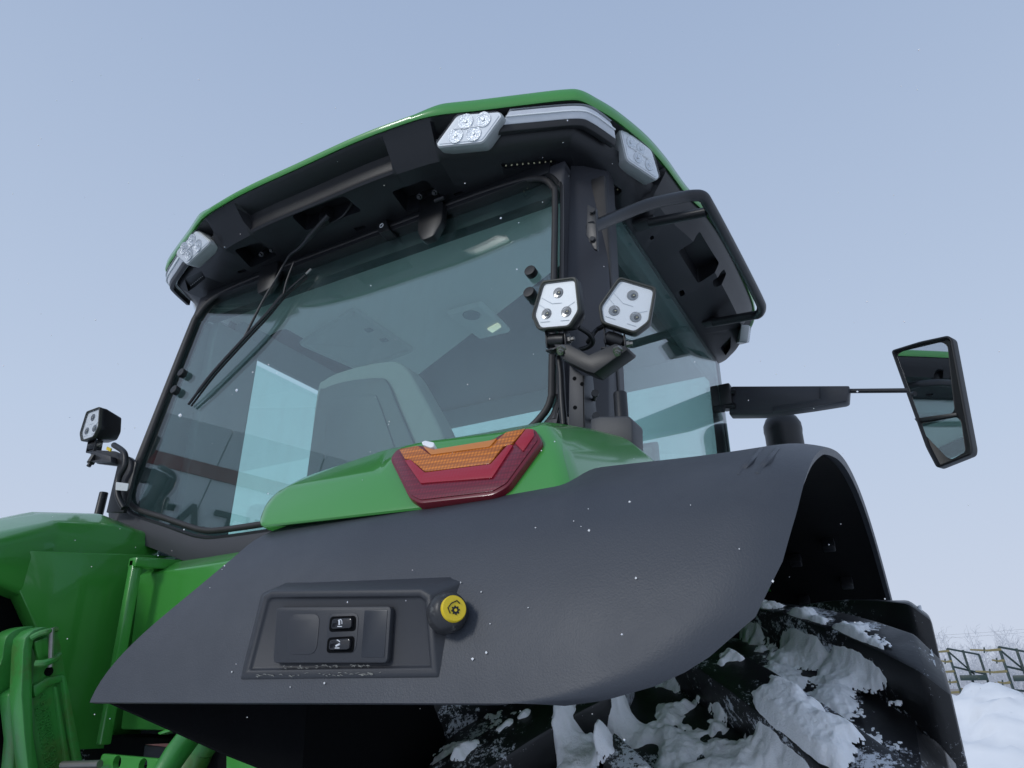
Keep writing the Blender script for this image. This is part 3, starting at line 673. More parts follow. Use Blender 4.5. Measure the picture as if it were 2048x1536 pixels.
# ---------------------------------------------------------------- rear wheel tyres
NL = 19; LR = .985
def make_tyre(cx, first=None):
    pr_ = [(.58, -.34), (.66, -.395), (.76, -.412), (.85, -.402), (.895, -.375), (.918, -.30), (.926, -.15), (.928, 0), (.926, .15), (.918, .30), (.895, .375), (.85, .402), (.76, .412), (.66, .395), (.58, .34)]
    mb = MB(); mb.lathe((0, 0, 0), (1, 0, 0), pr_, 96, False)
    o = mb.build('rear_tyre', TYRE, None, 40); attach(o, T); o.location = (cx, .30, .98)
    rm = MB(); rm.lathe((0, 0, 0), (1, 0, 0), [(.585, -.33), (.56, -.30), (.52, -.1), (.2, -.05), (.2, .05), (.52, .06), (.56, .30), (.585, .33)], 64, True)
    r = rm.build('wheel_rim', M('yellow_rim', (.55, .36, .02), .4), None); r.parent = o
    return o
def lug_mesh(side, nm):
    lps = []
    for s_ in np.linspace(0, 1, 9):
        x = .012 + .385 * s_; al = .41 * s_ ** 1.08; wd = (.070 + .022 * s_) / .74
        top = LR - .012 * s_ ** 3; base = .90 - .02 * s_ ** 4
        def pt(r, da): a = al + da; return V((side * x, -r * math.sin(a), r * math.cos(a)))
        h = wd / 2 / LR
        lps.append([pt(base, -h * 1.22), pt(top, -h), pt(top, h), pt(base, h * 1.22)])
    al = .43; x = .425; h = .05
    lps.append([V((side * x, -.82 * math.sin(al - h), .82 * math.cos(al - h))), V((side * x, -.945 * math.sin(al - h), .945 * math.cos(al - h))), V((side * x, -.945 * math.sin(al + h), .945 * math.cos(al + h))), V((side * x, -.82 * math.sin(al + h), .82 * math.cos(al + h)))])
    mb = MB(); mb.loft(lps, True, True, bevel=.006, ang=35); me = bpy.data.meshes.new(nm); mb.bm.to_mesh(me); mb.bm.free()
    me.shade_smooth(); me.set_sharp_from_angle(angle=rad(35)); me.materials.append(TYRE); return me
LM = {1: lug_mesh(1, 'tread_lug'), -1: lug_mesh(-1, 'tread_lug')}
LUG0 = .07
for cx in (.94, -.94):
    ty = make_tyre(cx)
    for side in (1, -1):
        for k in range(NL):
            o = bpy.data.objects.new('tread_lug', LM[side]); sc.collection.objects.link(o); o.parent = ty
            o.rotation_euler = (LUG0 + (k + (.5 if side < 0 else 0)) * 2 * math.pi / NL, 0, 0)

# packed snow on the right tyre
rng = np.random.default_rng(5)
def vnoise(X, Y, scale, seed):
    g = np.random.default_rng(seed).random((256, 256)); X = X * scale; Y = Y * scale
    xi = np.floor(X).astype(int); yi = np.floor(Y).astype(int); fx = X - xi; fy = Y - yi
    fx = fx * fx * (3 - 2 * fx); fy = fy * fy * (3 - 2 * fy)
    a = g[xi % 256, yi % 256]; b = g[(xi + 1) % 256, yi % 256]; c = g[xi % 256, (yi + 1) % 256]; d = g[(xi + 1) % 256, (yi + 1) % 256]
    return (a * (1 - fx) + b * fx) * (1 - fy) + (c * (1 - fx) + d * fx) * fy
def fbm(X, Y, scale, seed, octv=5, gain=.5):
    s = 0; amp = 1; tot = 0
    for k in range(octv): s = s + amp * vnoise(X, Y, scale * 2 ** k, seed + k); tot += amp; amp *= gain
    return s / tot
NA, NX = 800, 640
AL = np.linspace(-.35, .95, NA); XX = np.linspace(-.415, .415, NX); Ag, Xg = np.meshgrid(AL, XX, indexing='ij')
S = Ag * .95
def lugmask():
    best = np.full(Ag.shape, 9.)
    for side in (1, -1):
        s_ = np.clip((Xg * side - .012) / .385, -.2, 1.1); ok = Xg * side > .0
        for k in range(-3, 6):
            a0 = LUG0 + (k + (.5 if side < 0 else 0)) * 2 * math.pi / NL
            d = np.abs(Ag - (a0 + .41 * np.clip(s_, 0, 1) ** 1.08)) * LR * .74 - (.070 + .022 * s_) / 2
            best = np.where(ok, np.minimum(best, d), best)
    return best
LD = lugmask(); onlug = 1 / (1 + np.exp(LD / .004))
edge = np.clip((.40 - np.abs(Xg)) / .05, 0, 1)
Rb = .922 + (LR - .004 - .922) * onlug - .03 * (1 - edge) ** 2
n1 = fbm(S, Xg, 7, 11); n2 = fbm(S, Xg, 22, 31, 5, .6); n3 = fbm(S, Xg, 90, 51, 4, .7); n4 = fbm(S, Xg, 260, 61, 2, .7)
def blur(a):
    for ax in (0, 1):
        p = np.concatenate([np.take(a, [0] * 3, ax), a, np.take(a, [-1] * 3, ax)], ax); n_a = a.shape[ax]
        a = sum(wt * np.take(p, range(i, i + n_a), ax) for i, wt in enumerate((.05, .12, .2, .26, .2, .12, .05)))
    return a
Rsm = Rb.copy()
for k in range(26): Rsm = blur(Rsm)
Rsm = np.maximum(Rsm, Rb - .012)
D = (n1 - .60) * 4.0 + (n2 - .5) * 1.6 - onlug * .55; TH = np.zeros_like(D)
def blob(px, py, ra, rx, h, R=.965):
    global D, TH
    p = onC(px, py, R); a = math.atan2(-(p.y - .30), p.z - .98); x = p.x - .94
    da = (Ag - a) * .96 / ra; dx = (Xg - x) / rx
    q = np.maximum(np.abs(da), np.abs(dx)) * .5 + np.hypot(da, dx) * .5
    d = 1.0 - q + (n2 - .5) * 1.6; TH = np.maximum(TH, np.clip(d, 0, .5) * 2 * h); D = np.maximum(D, d)
for b in [(1165, 1500, .065, .055, .034), (1345, 1450, .075, .04, .010), (1430, 1510, .07, .045, .012), (1560, 1450, .045, .05, .014), (1620, 1515, .05, .06, .012), (1250, 1420, .04, .04, .006),
          (900, 1490, .045, .06, .006), (1010, 1440, .045, .05, .004), (830, 1430, .05, .03, .004), (1600, 1262, .06, .045, .004), (1690, 1300, .05, .045, .006), (1660, 1340, .04, .03, .004),
          (1560, 1300, .04, .03, .004), (1530, 1235, .05, .045, .004), (1500, 1325, .035, .035, .005), (1330, 1385, .04, .035, .008), (1480, 1470, .04, .045, .008), (1650, 1490, .03, .045, .006), (1360, 1530, .04, .05, .010)]: blob(*b)
D = D + (n3 - .5) * .55 + (n4 - .5) * .40
keep = D > 0
wgt = np.clip(D / .45, 0, 1)
Rs = Rb * (1 - wgt) + np.maximum(Rsm, Rb) * wgt + .0012 + .008 * (1 - np.exp(-np.clip(D, 0, 9) / .35)) + TH + wgt * ((n2 - .5) * .012 + (n1 - .5) * .012)
Rs = np.where(keep, np.maximum(Rs, Rb + .0012), Rb - .001)
Rs = blur(Rs) + wgt * ((n3 - .5) * .0018 + (n4 - .5) * .0012)
Yc = .30 - Rs * np.sin(Ag); Zc = .98 + Rs * np.cos(Ag); Xc = .94 + Xg
verts = np.stack([Xc, Yc, Zc], -1).reshape(-1, 3)
kf = keep[:-1, :-1] | keep[1:, :-1] | keep[:-1, 1:] | keep[1:, 1:]
I, J = np.nonzero(kf); q = I * NX + J
faces = np.stack([q, q + 1, q + NX + 1, q + NX], -1)
used = np.unique(faces); remap = np.full(NA * NX, -1); remap[used] = np.arange(len(used))
me = bpy.data.meshes.new('packed_snow'); me.from_pydata(verts[used].tolist(), [], remap[faces].tolist())
bm = bmesh.new(); bm.from_mesh(me); bmesh.ops.recalc_face_normals(bm, faces=bm.faces)
if sum(f.normal.z for f in bm.faces) < 0: bmesh.ops.reverse_faces(bm, faces=bm.faces)
bm.to_mesh(me); bm.free()
tag(link('packed_snow', me, SNOW, None, 80), 'crusts of snow packed into the tread of the rear tyre', 'snow', kind='stuff')

# ---------------------------------------------------------------- work lamps on the cab corners
WPLATE = M('bright_reflector_plate', (.97, .97, .96), .5, metal=.2)
PENT = [(-.034, .047), (.034, .048), (.0475, -.015), (.031, -.043), (-.031, -.044), (-.047, -.017)]
def work_light(c, n, roll=0, depth=.055, s=1.0):
    c = V(c); n = V(n).normalized(); up = V((0, 0, 1)); up = (up - n * up.dot(n)).normalized(); u = up.cross(n)
    cr, sr = math.cos(roll), math.sin(roll)
    def L(x, y, z=0): x, y = x * s, y * s; return c + u * (x * cr - y * sr) + up * (x * sr + y * cr) + n * z
    pl = lambda pts, z, k=1.0: roundpoly([L(x * k, y * k, z) for x, y in pts], .008, 3)
    lo = [pl(PENT, -.004, 1.13), pl(PENT, -.022, 1.13), pl(PENT, -depth, .86)]
    o = MB().loft(lo, bevel=.003, ang=40).build('work_lamp', BLK, T)
    MB().loft([pl(PENT, -.006, 1.14), pl(PENT, .004, 1.14), pl(PENT, .005, 1.06), pl(PENT, -.002, 1.0)], False, False, bevel=.001).build('bezel', BEZ, o)
    MB().prism(pl(PENT, -.002, 1.02), -n * .002).build('reflector_plate', WPLATE, o)
    for x, y in [(0, .026), (-.0215, -.016), (.0225, -.015)]:
        q_ = L(x, y, -.0018)
        MB().lathe(q_, n, [(.0125, 0), (.0118, .0012), (.0085, .0005), (.0062, .0005), (0, .0005)], 20).build('reflector_cup', M('smoked_chrome', (.36, .35, .33), .12, metal=1) if 'smoked_chrome' not in bpy.data.materials else bpy.data.materials['smoked_chrome'], o)
        MB().lathe(L(x + .002, y - .0005, -.0012), n, [(.0056, 0), (.005, .0012), (0, .0016)], 14).build('projector', TRIMD, o)
        MB().box(L(x + .003, y - .0002, .0008), u * .0017, up * .0008, n * .0006).build('led', LEDY, o)
    for (a, b) in [((-.036, .018), (-.011, .004)), ((-.040, .004), (-.016, -.011)), ((.039, .004), (.014, -.011)), ((-.033, -.033), (-.012, -.033)), ((.012, -.033), (.031, -.033)), ((-.011, .004), (.010, .004))]:
        MB().tube([L(*a, -.0014), L(*b, -.0014)], .0007, 5).build('plate_crease', SILV, o)
    MB().prism(pl(PENT, .0025, 1.03), -n * .0015).build('lens', LENS, o)
    # mount: knuckle and yoke
    MB().lathe(L(-.018, -.066, -.025), u * cr + up * sr, [(.010, -.004), (.015, 0), (.016, .017), (.016, .019), (.015, .036), (.010, .040)], 20).build('mount_knuckle', BLK, o)
    yk = MB()
    for x in (-.022, .020): yk.box(L(x, -.066, -.025), u * .0018, up * .019, n * .013, .001)
    yk.box(L(0, -.085, -.025), u * .023, up * .002, n * .013, .001); yk.build('mount_yoke', PIPE, o)
    MB().lathe(L(.022, -.066, -.025), u, [(.008, 0), (.008, .006), (.005, .006), (.005, .014), (0, .014)], 6).build('mount_bolt', STEEL, o)
    return o
work_light(onY(1113, 610, -.13), (-.05, -1, -.12), rad(-12), s=1.1)
work_light(onY(1255, 613, -.06), (.30, -1, -.12), rad(-26), s=1.1)
work_light(onX(182, 850, -.92), (-.04, -1, -.06), 0, .08, 1.02)
vb = MB().prism([onY(*p, -.135) for p in [(1107, 688), (1138, 688), (1178, 709), (1230, 687), (1256, 695), (1254, 700), (1188, 747), (1172, 742), (1124, 718)]], (0, .05, .004), .002).build('lamp_bracket', BLK, T)
for x, y in [(1123, 700), (1236, 702)]:
    MB().lathe(onY(x, y, -.134), (0, -.6, -.8), [(.011, -.004), (.011, .003), (.007, .003), (.007, .011), (.004, .011), (.004, .016), (0, .016)], 6).build('bracket_bolt', STEEL, vb)
zs = [2.28, 2.50]
a0 = onY(1139, 730, -.10); a1 = onY(1168, 751, -.10); b0 = onY(1137, 860, -.10); b1 = onY(1170, 860, -.10)
MB().prism([a0, a1, b1, b0], (0, .006, 0), .001).build('bracket_leg', FRAME, vb)
MB().prism([a1, onY(1186, 752, -.05), onY(1197, 860, -.05), b1], (-.004, .0, 0), .001).build('bracket_side', STEEL if False else POD, vb)
for x, y in [(1149, 757), (1164, 768), (1150, 815)]: MB().lathe(onY(x, y, -.1005), (0, -1, 0), [(.0042, 0), (.0042, .001), (0, .001)], 10).build('bracket_hole', LINER_SHADE, vb)
for x, y in [(1190, 788), (1192, 833)]: MB().lathe(onY(x, y, -.09), (.5, -1, 0), [(.004, -.03), (.004, 0), (.008, 0), (.008, .006), (0, .006)], 8).build('bracket_bolt', PIPE, vb)
MB().tube(catmull([onY(1158, 655, -.11), onY(1178, 668, -.09), onY(1186, 684, -.07), onY(1176, 694, -.05), onY(1160, 699, -.04)], 6), .0055, 10).build('lamp_cable', BLK, vb)
MB().tube(catmull([onY(1210, 651, -.06), onY(1195, 659, -.05), onY(1184, 672, -.06), onY(1176, 684, -.04)], 6), .0055, 10).build('lamp_cable', BLK, vb)
MB().tube(catmull([onY(1118, 715, -.07), onY(1122, 750, -.075), onY(1124, 800, -.08), onY(1128, 850, -.08)], 6), .0085, 10).build('loom_sleeve', BLK, vb)
ps = onX(1240, 786, .92); pb = MB().lathe(V((ps.x, ps.y, 2.0)), (0, 0, 1), [(.0135, 0), (.0135, ps.z - 2.0 - .002), (.0125, ps.z - 2.0), (0, ps.z - 2.0)], 24).build('mount_post', BLK, T)
MB().prism([onY(*p, ps.y - .03) for p in [(1180, 837), (1200, 832), (1256, 831), (1265, 839), (1266, 900), (1180, 900)]], (0, .06, 0), .004).build('post_housing', POD, pb)
# left side mount
lb = MB().prism([onY(*p, -.09) for p in [(179, 906), (194, 900), (229, 902), (259, 914), (272, 924), (256, 990), (246, 1025), (212, 1025), (234, 932), (193, 927)]], (0, .012, 0), .002).build('lamp_bracket', PIPE, T)
MB().prism([onY(*p, -.092) for p in [(194, 905), (233, 916), (234, 928), (193, 926), (215, 921)]], (0, -.02, 0), .001).build('bracket_side', FRAME, lb)
MB().lathe(onY(186, 918, -.09), (0, -.3, -1), [(.012, -.01), (.012, .016), (.007, .018), (.007, .028), (0, .028)], 8).build('bracket_bolt', BLK, lb)
MB().tube(catmull([onY(228, 890, -.1), onY(248, 905, -.11), onY(250, 930, -.11), onY(237, 958, -.11), onY(236, 990, -.11), onY(248, 1016, -.10)], 6), .009, 10).build('loom_sleeve', BLK, lb)
MB().prism(roundpoly([onY(*p, -.122) for p in [(232, 964), (257, 967), (254, 982), (231, 980)]], .004), (0, .002, 0)).build('paper_tag', M('paper_tag_white', (.62, .63, .64), .6, dirt=(.1, .1, .1), dirt_amt=.3, dirt_scale=70), lb)
MB().prism([onY(*p, -.12) for p in [(214, 893), (222, 897), (220, 903), (212, 899)]], (0, .004, 0)).build('yellow_connector', YEL, lb)
lp_ = onX(208, 985, -.92); MB().lathe(V((lp_.x, lp_.y, 2.0)), (0, 0, 1), [(.0135, 0), (.0135, lp_.z - 2.0 - .002), (.0125, lp_.z - 2.0), (0, lp_.z - 2.0)], 24).build('mount_post', BLK, T)

# ---------------------------------------------------------------- grab rail, mirror, exhaust
rp_ = [onY(1183, 456, .01), onZ(1240, 431, 2.93), onZ(1300, 408, 3.0), onZ(1360, 395, 3.06), onZ(1390, 391, 3.075), onZ(1406, 394, 3.078), onZ(1418, 412, 3.075), onZ(1450, 470, 3.07), onZ(1490, 545, 3.07), onZ(1518, 600, 3.07), onZ(1523, 616, 3.07), onZ(1517, 628, 3.072), onZ(1500, 632, 3.08), onZ(1426, 645, 3.10)]
gr = MB().tube(catmull(rp_, 6), .0165, 14).build('grab_rail', PIPE, T)
MB().tube([onZ(1298, 446, 3.095), onZ(1350, 436, 3.085), onZ(1412, 424, 3.072)], .0145, 12).build('rail_stay', PIPE, gr)
for x, y in [(1291, 447), (1424, 645)]:
    q_ = onZ(x, y, 3.115); MB().box(q_, (.035, 0, 0), (0, .025, 0), (0, 0, .008), .005).build('rail_foot', PIPE, gr)
MB().prism([onY(*p, .002) for p in [(1174, 408), (1192, 415), (1194, 500), (1187, 497), (1172, 470)]], (0, .012, 0), .002).build('rail_plate', PIPE, gr)
for x, y in [(1185, 424), (1185, 480)]: MB().lathe(onY(x, y, .002), (.2, -1, 0), [(.010, 0), (.010, .002), (.007, .002), (.007, .007), (0, .007)], 6).build('rail_bolt', PIPE, gr)

AY = 1.47
arm = MB().prism([onY(*p, AY) for p in [(1458, 774), (1466, 772), (1699, 771), (1697, 801), (1690, 804), (1628, 814), (1529, 828), (1458, 829)]], (0, .06, 0), .006).build('mirror_arm', FRAME, T)
MB().prism([onY(*p, AY - .006) for p in [(1545, 813), (1640, 798), (1640, 773), (1697, 773), (1695, 800), (1628, 813), (1545, 824)]], (0, .01, 0), .002).build('arm_cover', FRAME, arm)
MB().tube([onY(1690, 782, AY + .03), onY(1815, 781, AY + .03)], .009, 12).build('mirror_rod', PIPE, arm)
MB().bx(.80, .85, 1.44, 1.53, onY(1448, 815, AY).z, onY(1448, 772, AY).z, .008).build('arm_pivot', BLK, arm)
for y in (785, 812): MB().tube([onY(1452, y, AY - .01), onY(1470, y, AY - .01)], .012, 10).build('pivot_knuckle', BLK, arm)
MN = V((-.44, -.898, -.02)).normalized(); MP = onY(1862, 800, AY + .02)
def onM(x, y, off=0.): return onP(x, y, MP + MN * off, MN)
mp = [(1782, 701), (1840, 683), (1896, 671), (1905, 677), (1946, 897), (1944, 909), (1874, 937), (1852, 895)]
mlp = roundpoly([onM(x, y) for x, y in mp], .014, 4)
mh = MB().loft([mlp, [p + MN * .012 for p in inset_loop(mlp, .004, MN)]] , False, False).bm.free()
mir = MB().loft([[p - MN * .055 for p in inset_loop(mlp, .02, MN)], [p - MN * .035 for p in mlp], mlp, [p + MN * .004 for p in inset_loop(mlp, .006, MN)], [p - MN * .012 for p in inset_loop(mlp, .012, MN)]], bevel=.002, ang=50).build('side_mirror', BLK, T, 40)
attach(mir, T)
MB().prism(roundpoly([onM(*p, -.009) for p in [(1794, 711), (1804, 703), (1884, 684), (1895, 692), (1909, 820), (1903, 827), (1840, 837), (1829, 831)]], .012), -MN * .003).build('mirror_glass', MIRR, mir)
MB().prism(roundpoly([onM(*p, -.009) for p in [(1839, 848), (1914, 834), (1922, 843), (1931, 904), (1903, 919), (1894, 915), (1838, 857)]], .010), -MN * .003).build('wide_angle_glass', MIRR, mir)
MB().prism([onM(*p, -.004) for p in [(1828, 837), (1912, 825), (1914, 832), (1834, 845)]], -MN * .008, .002).build('mirror_divider', BLK, mir)
ex = V(CAM + ray(1566, 862) * 3.35)
MB().lathe(V((ex.x, ex.y, 1.6)), (0, 0, 1), [(.085, 0), (.085, ex.z - 1.6 - .02), (.088, ex.z - 1.6), (.086, ex.z - 1.6 + .03), (.072, ex.z - 1.6 + .06), (.045, ex.z - 1.6 + .078), (0, ex.z - 1.6 + .084)], 32).build('exhaust_stack', BLK, T)

# ---------------------------------------------------------------- rear body and hitch between the wheels
pn = MB().loft([[V((-.455, -.09, 2.115)), V((.5, -.09, 2.135)), V((.5, -.03, 2.15)), V((-.455, -.03, 2.145))], [V((-.455, -.13, 2.085)), V((.5, -.13, 2.10)), V((.5, -.03, 2.10)), V((-.455, -.03, 2.10))],
                [V((-.40, -.13, 1.715)), V((.5, -.13, 1.715)), V((.5, -.03, 1.715)), V((-.40, -.03, 1.715))]], bevel=.006, ang=20).build('rear_body_panel', GREEN, T, 30)
MB().lathe(V((-.43, -.118, 2.105)), (0, -.6, .8), [(.012, 0), (.012, .004), (.008, .004), (0, .002)], 14).build('panel_plug', LINER_SHADE, pn)
t0 = onY(264, 1118, -.20); b0 = onY(196, 1490, -.20)
po = MB().loft([[t0 + V((-.011, 0, 0)), t0 + V((.009, 0, 0)), t0 + V((.012, .025, .004)), t0 + V((-.011, .025, .004))], [b0 + V((-.011, 0, 0)), b0 + V((.009, 0, 0)), b0 + V((.012, .025, 0)), b0 + V((-.011, .025, 0))]], bevel=.004).build('body_strut', GREEN, T)
MB().loft([[t0 + V((-.014, .0, -.02)), t0 + V((.02, .0, -.02)), t0 + V((.02, .0, .004)), t0 + V((-.014, .0, .004))], [t0 + V((-.04, .16, -.01)), t0 + V((.02, .16, -.01)), t0 + V((.02, .16, .02)), t0 + V((-.04, .16, .02))]], bevel=.004).build('strut_top', GREEN, po)
MB().bx(-.5, .52, -.10, .1, 1.2, 1.70, .01).build('chassis_shadow_panel', LINER_SHADE, T)  # near-black block standing in for the shadow below the rear body
MB().bx(-.60, .60, .05, .55, .75, 1.25, .05).build('axle_housing', GREENC, T)
MB().bx(-.45, .45, 1.6, 3.7, 1.0, 1.95, .12, 4).build('engine_hood', GREEN, T)
HX = -.25
def onH(x, y, off=0.0): return onX(x, y, HX + off)
OUTA = [(64, 1300), (68, 1278), (86, 1264), (104, 1258), (116, 1266), (122, 1290), (130, 1340), (132, 1352), (146, 1420), (158, 1490), (176, 1580), (84, 1580), (66, 1470), (64, 1390)]
arm_ = MB().prism([onH(*p) for p in OUTA], (-.055, 0, 0), .003, 2, 25).build('lift_arm', GREENC, T, 35)
fl_ = [(46, 1300), (50, 1276), (66, 1260), (88, 1253), (104, 1258), (86, 1265), (69, 1279), (65, 1300), (66, 1390), (68, 1470), (86, 1580), (60, 1580), (48, 1470), (42, 1390)]
MB().prism([onH(*p, .014) for p in fl_], (-.045, 0, 0), .004, 2, 25).build('lift_arm_flange', GREENC, arm_, 35)
MB().prism([onH(*p, .012) for p in [(124, 1352), (133, 1352), (178, 1580), (160, 1580), (140, 1470)]], (-.07, 0, 0), .004, 2, 25).build('lift_arm_flange', GREENC, arm_, 35)
MB().prism([onH(*p, .010) for p in [(66, 1372), (96, 1354), (131, 1348), (134, 1362), (100, 1372), (70, 1398)]], (-.05, 0, 0), .006, 2, 25).build('arm_cross_rib', GREENC, arm_, 35)
MB().prism([onH(*p, .006) for p in [(108, 1372), (116, 1372), (152, 1580), (138, 1580)]], (-.03, 0, 0), .004, 2, 25).build('arm_recess_rib', GREENC, arm_, 35)
MB().prism(catmull([onH(*p, -.10) for p in [(8, 1290), (16, 1270), (38, 1257), (66, 1252), (60, 1262), (50, 1284), (44, 1330), (26, 1370), (-20, 1420), (-40, 1380), (0, 1330)]], 3, True), (-.05, 0, 0), .006, 2, 50).build('lift_link', GREENC, arm_, 45)
MB().prism([onH(*p, -.06) for p in [(16, 1390), (44, 1370), (52, 1440), (56, 1580), (18, 1580), (26, 1480)]], (-.04, 0, 0), .006, 2, 50).build('lift_yoke', GREENC, arm_, 45)
MB().tube([onH(98, 1262, .03), onH(104, 1256, .03), onH(101, 1334, .03)], .005, 8).build('spring_pin', STEEL, arm_)
MB().tube(catmull([onH(71, 1327, .02), onH(88, 1326, .03), onH(106, 1320, .03), onH(118, 1310, .015)], 4), .007, 8).build('pin_clip', GREENC, arm_)
MB().tube(catmull([onH(62, 1276, .012), onH(80, 1267, .022), onH(98, 1262, .03), onH(112, 1259, .015)], 4), .006, 8).build('pin_clip', GREENC, arm_)
MB().prism([onH(*p, .012) for p in [(69, 1283), (95, 1274), (100, 1318), (78, 1324)]], (-.014, 0, 0), .002).build('keeper_plate', GREEN, arm_)
MB().lathe(onH(97, 1343), (1, 0, 0), [(.009, -.002), (.009, .002), (.005, .001), (0, .001)], 12).build('grease_hole', LINER_SHADE, arm_)
def embossed(txt, p, ux_, uy_, size, mat, parent, name, ext=.0012):
    cu_ = bpy.data.curves.new('_t', 'FONT'); cu_.body = txt; cu_.size = size; cu_.extrude = ext; cu_.align_x = 'CENTER'; cu_.align_y = 'CENTER'
    o = bpy.data.objects.new('_t', cu_); sc.collection.objects.link(o); bpy.context.view_layer.update()
    me = bpy.data.meshes.new_from_object(o.evaluated_get(bpy.context.evaluated_depsgraph_get())); bpy.data.objects.remove(o)
    ux_ = V(ux_).normalized(); uy_ = V(uy_).normalized(); uz_ = ux_.cross(uy_)
    m = Matrix((ux_, uy_, uz_)).transposed().to_4x4(); m.translation = V(p); me.transform(m)
    ob = link(name, me, mat, parent, 30, False); return ob
down = (onH(96, 1500) - onH(84, 1430)).normalized(); wid = V((1, 0, 0)).cross(down)
if wid.y < 0: wid = -wid
embossed('R216917 J1 DBK', onH(88, 1475, .0012), down, wid * -1, .019, GREENC, arm_, 'cast_lettering', .0016)
embossed('4 F R26850Z GA2517', onH(100, 1470, .0012), down, wid * -1, .019, GREENC, arm_, 'cast_lettering', .0016)
bp = MB().prism(roundpoly([onY(*p, -.36) for p in [(203, 1507), (332, 1519), (318, 1560), (190, 1560)]], .008), (0, .012, 0), .002).build('hole_plate', GREEN, T)
cu = MB()
for x, y in [(214, 1527), (266, 1533), (305, 1536)]: cu.lathe(onY(x, y, -.38), (0, 1, 0), [(.0125, 0), (.0125, .05)], 20)
cut(bp, cu)
hc = MB().tube([onY(392, 1455, -.36), onY(352, 1508, -.40), onY(318, 1560, -.42)], [.021, .021, .019], 14).build('hydraulic_cylinder', GREENC, T)
MB().tube([onY(408, 1478, -.30), onY(398, 1504, -.30)], [.034, .026], 16).build('cylinder_gland', GREENC, hc)
MB().tube([onY(400, 1500, -.30), onY(384, 1530, -.30), onY(375, 1560, -.30)], [.026, .028, .04], 16).build('cylinder_barrel', GREENC, hc)
MB().prism([onY(*p, -.33) for p in [(312, 1466), (338, 1455), (356, 1458), (318, 1470)]], (0, .02, 0), .003).build('hose_guide', GREEN, hc)
MB().prism([onY(*p, -.14) for p in [(288, 1490), (400, 1494), (400, 1530), (284, 1530)]], (0, .03, 0), .004).build('valve_block', FRAME, T)
MB().prism([onY(*p, -.145) for p in [(288, 1489), (330, 1487), (400, 1489), (400, 1497), (330, 1494)]], (0, .02, 0), .002).build('copper_shim', M('reddish_dust', (.30, .13, .11), .7, var=.3, vscale=40), T)
MB().prism([onY(*p, -.35) for p in [(452, 1506), (530, 1545), (452, 1560)]], (0, .02, 0), .002).build('brace_plate', GREEN, T)
MB().tube([onY(125, 1530, -.38), onY(200, 1528, -.38)], .007, 10).build('hitch_pin', STEEL, T)

# the left side, as the right
for o, nm in [(fender, 'rear_fender'), (flap, 'wheel_well_liner'), (shoulder, 'fender_shoulder'), (wall, 'inner_fender_wall'), (shade_sheet, 'fender_shade')]: mirrored(o, nm, T)
lsh = [o for o in T.children if o.name.startswith('fender_shoulder') and o is not shoulder][0]
for v in lsh.data.vertices:
    if v.co.z > 2.09: v.co.z += .034 * math.exp(-((v.co.y + .36) / .14) ** 2) * smooth01(2.09, 2.18, v.co.z)
tl = mirrored(tail, 'tail_lamp', T)
for ch in list(tail.children): mirrored(ch, ch.name.split('.')[0], tl)

# ================================================================== THE YARD
def on_ring(px, dist, z=0.0):
    d = ray(px, 1400); d = np.array([d[0], d[1]]); d /= np.linalg.norm(d); return V((CAM[0] + d[0] * dist, CAM[1] + d[1] * dist, z))
# ground: one sheet to the horizon
gx = np.concatenate([-np.geomspace(3000, 30, 20), np.linspace(-26, 26, 90), np.geomspace(30, 3000, 20)])
GX, GY = np.meshgrid(gx, gx, indexing='ij')
hgt = (fbm(GX + 500, GY + 500, .25, 71) - .5) * .10 * np.clip(np.hypot(GX, GY) / 6, 0, 1) * (np.hypot(GX, GY) < 60)
n = len(gx); vs = np.stack([GX, GY, hgt], -1).reshape(-1, 3)
fs = [[i * n + j, (i + 1) * n + j, (i + 1) * n + j + 1, i * n + j + 1] for i in range(n - 1) for j in range(n - 1)]
me = bpy.data.meshes.new('snowy_ground'); me.from_pydata(vs.tolist(), [], fs)
tag(link('snowy_ground', me, SNOWG, None, 80), 'snow covered yard ground', kind='structure')
# ploughed snow bank on the right
mc = on_ring(2088, 19); md = (on_ring(2075, 40) - mc).normalized(); ms = V((md.y, -md.x, 0))
u_, v_ = np.meshgrid(np.linspace(-9, 9, 120), np.linspace(-5, 7, 90), indexing='ij')
hh = 1.22 * np.exp(-((u_ + .75) / 1.55) ** 2) * np.exp(-(v_ / 2.6) ** 2) + 1.15 * np.exp(-((u_ - 2.4) / 2.4) ** 2) * np.exp(-(v_ / 2.8) ** 2) + 1.1 * np.exp(-((u_ + 1.5) / 2.0) ** 2) * np.exp(-((v_ + 2.2) / 2.0) ** 2)
hh = hh * (1 + .5 * (fbm(u_ + 50, v_ + 50, .8, 81) - .5)) + .12 * np.clip(hh, 0, 1) * (np.maximum(fbm(u_ + 50, v_ + 50, 5, 95, 3) - .55, 0) * 4) + .40 * (fbm(u_ + 50, v_ + 50, 2.2, 91, 5, .55) - .5) * np.clip(hh, 0, 1) - .06
vs = [(mc + ms * float(a) + md * float(b) + V((0, 0, float(h)))) for a, b, h in zip(u_.ravel(), v_.ravel(), hh.ravel())]
fs = [[i * 90 + j, (i + 1) * 90 + j, (i + 1) * 90 + j + 1, i * 90 + j + 1] for i in range(119) for j in range(89)]
me = bpy.data.meshes.new('snow_bank'); me.from_pydata(vs, [], fs)
tag(link('snow_bank', me, SNOWG, None, 80), 'ploughed bank of snow beside the yard', kind='structure')

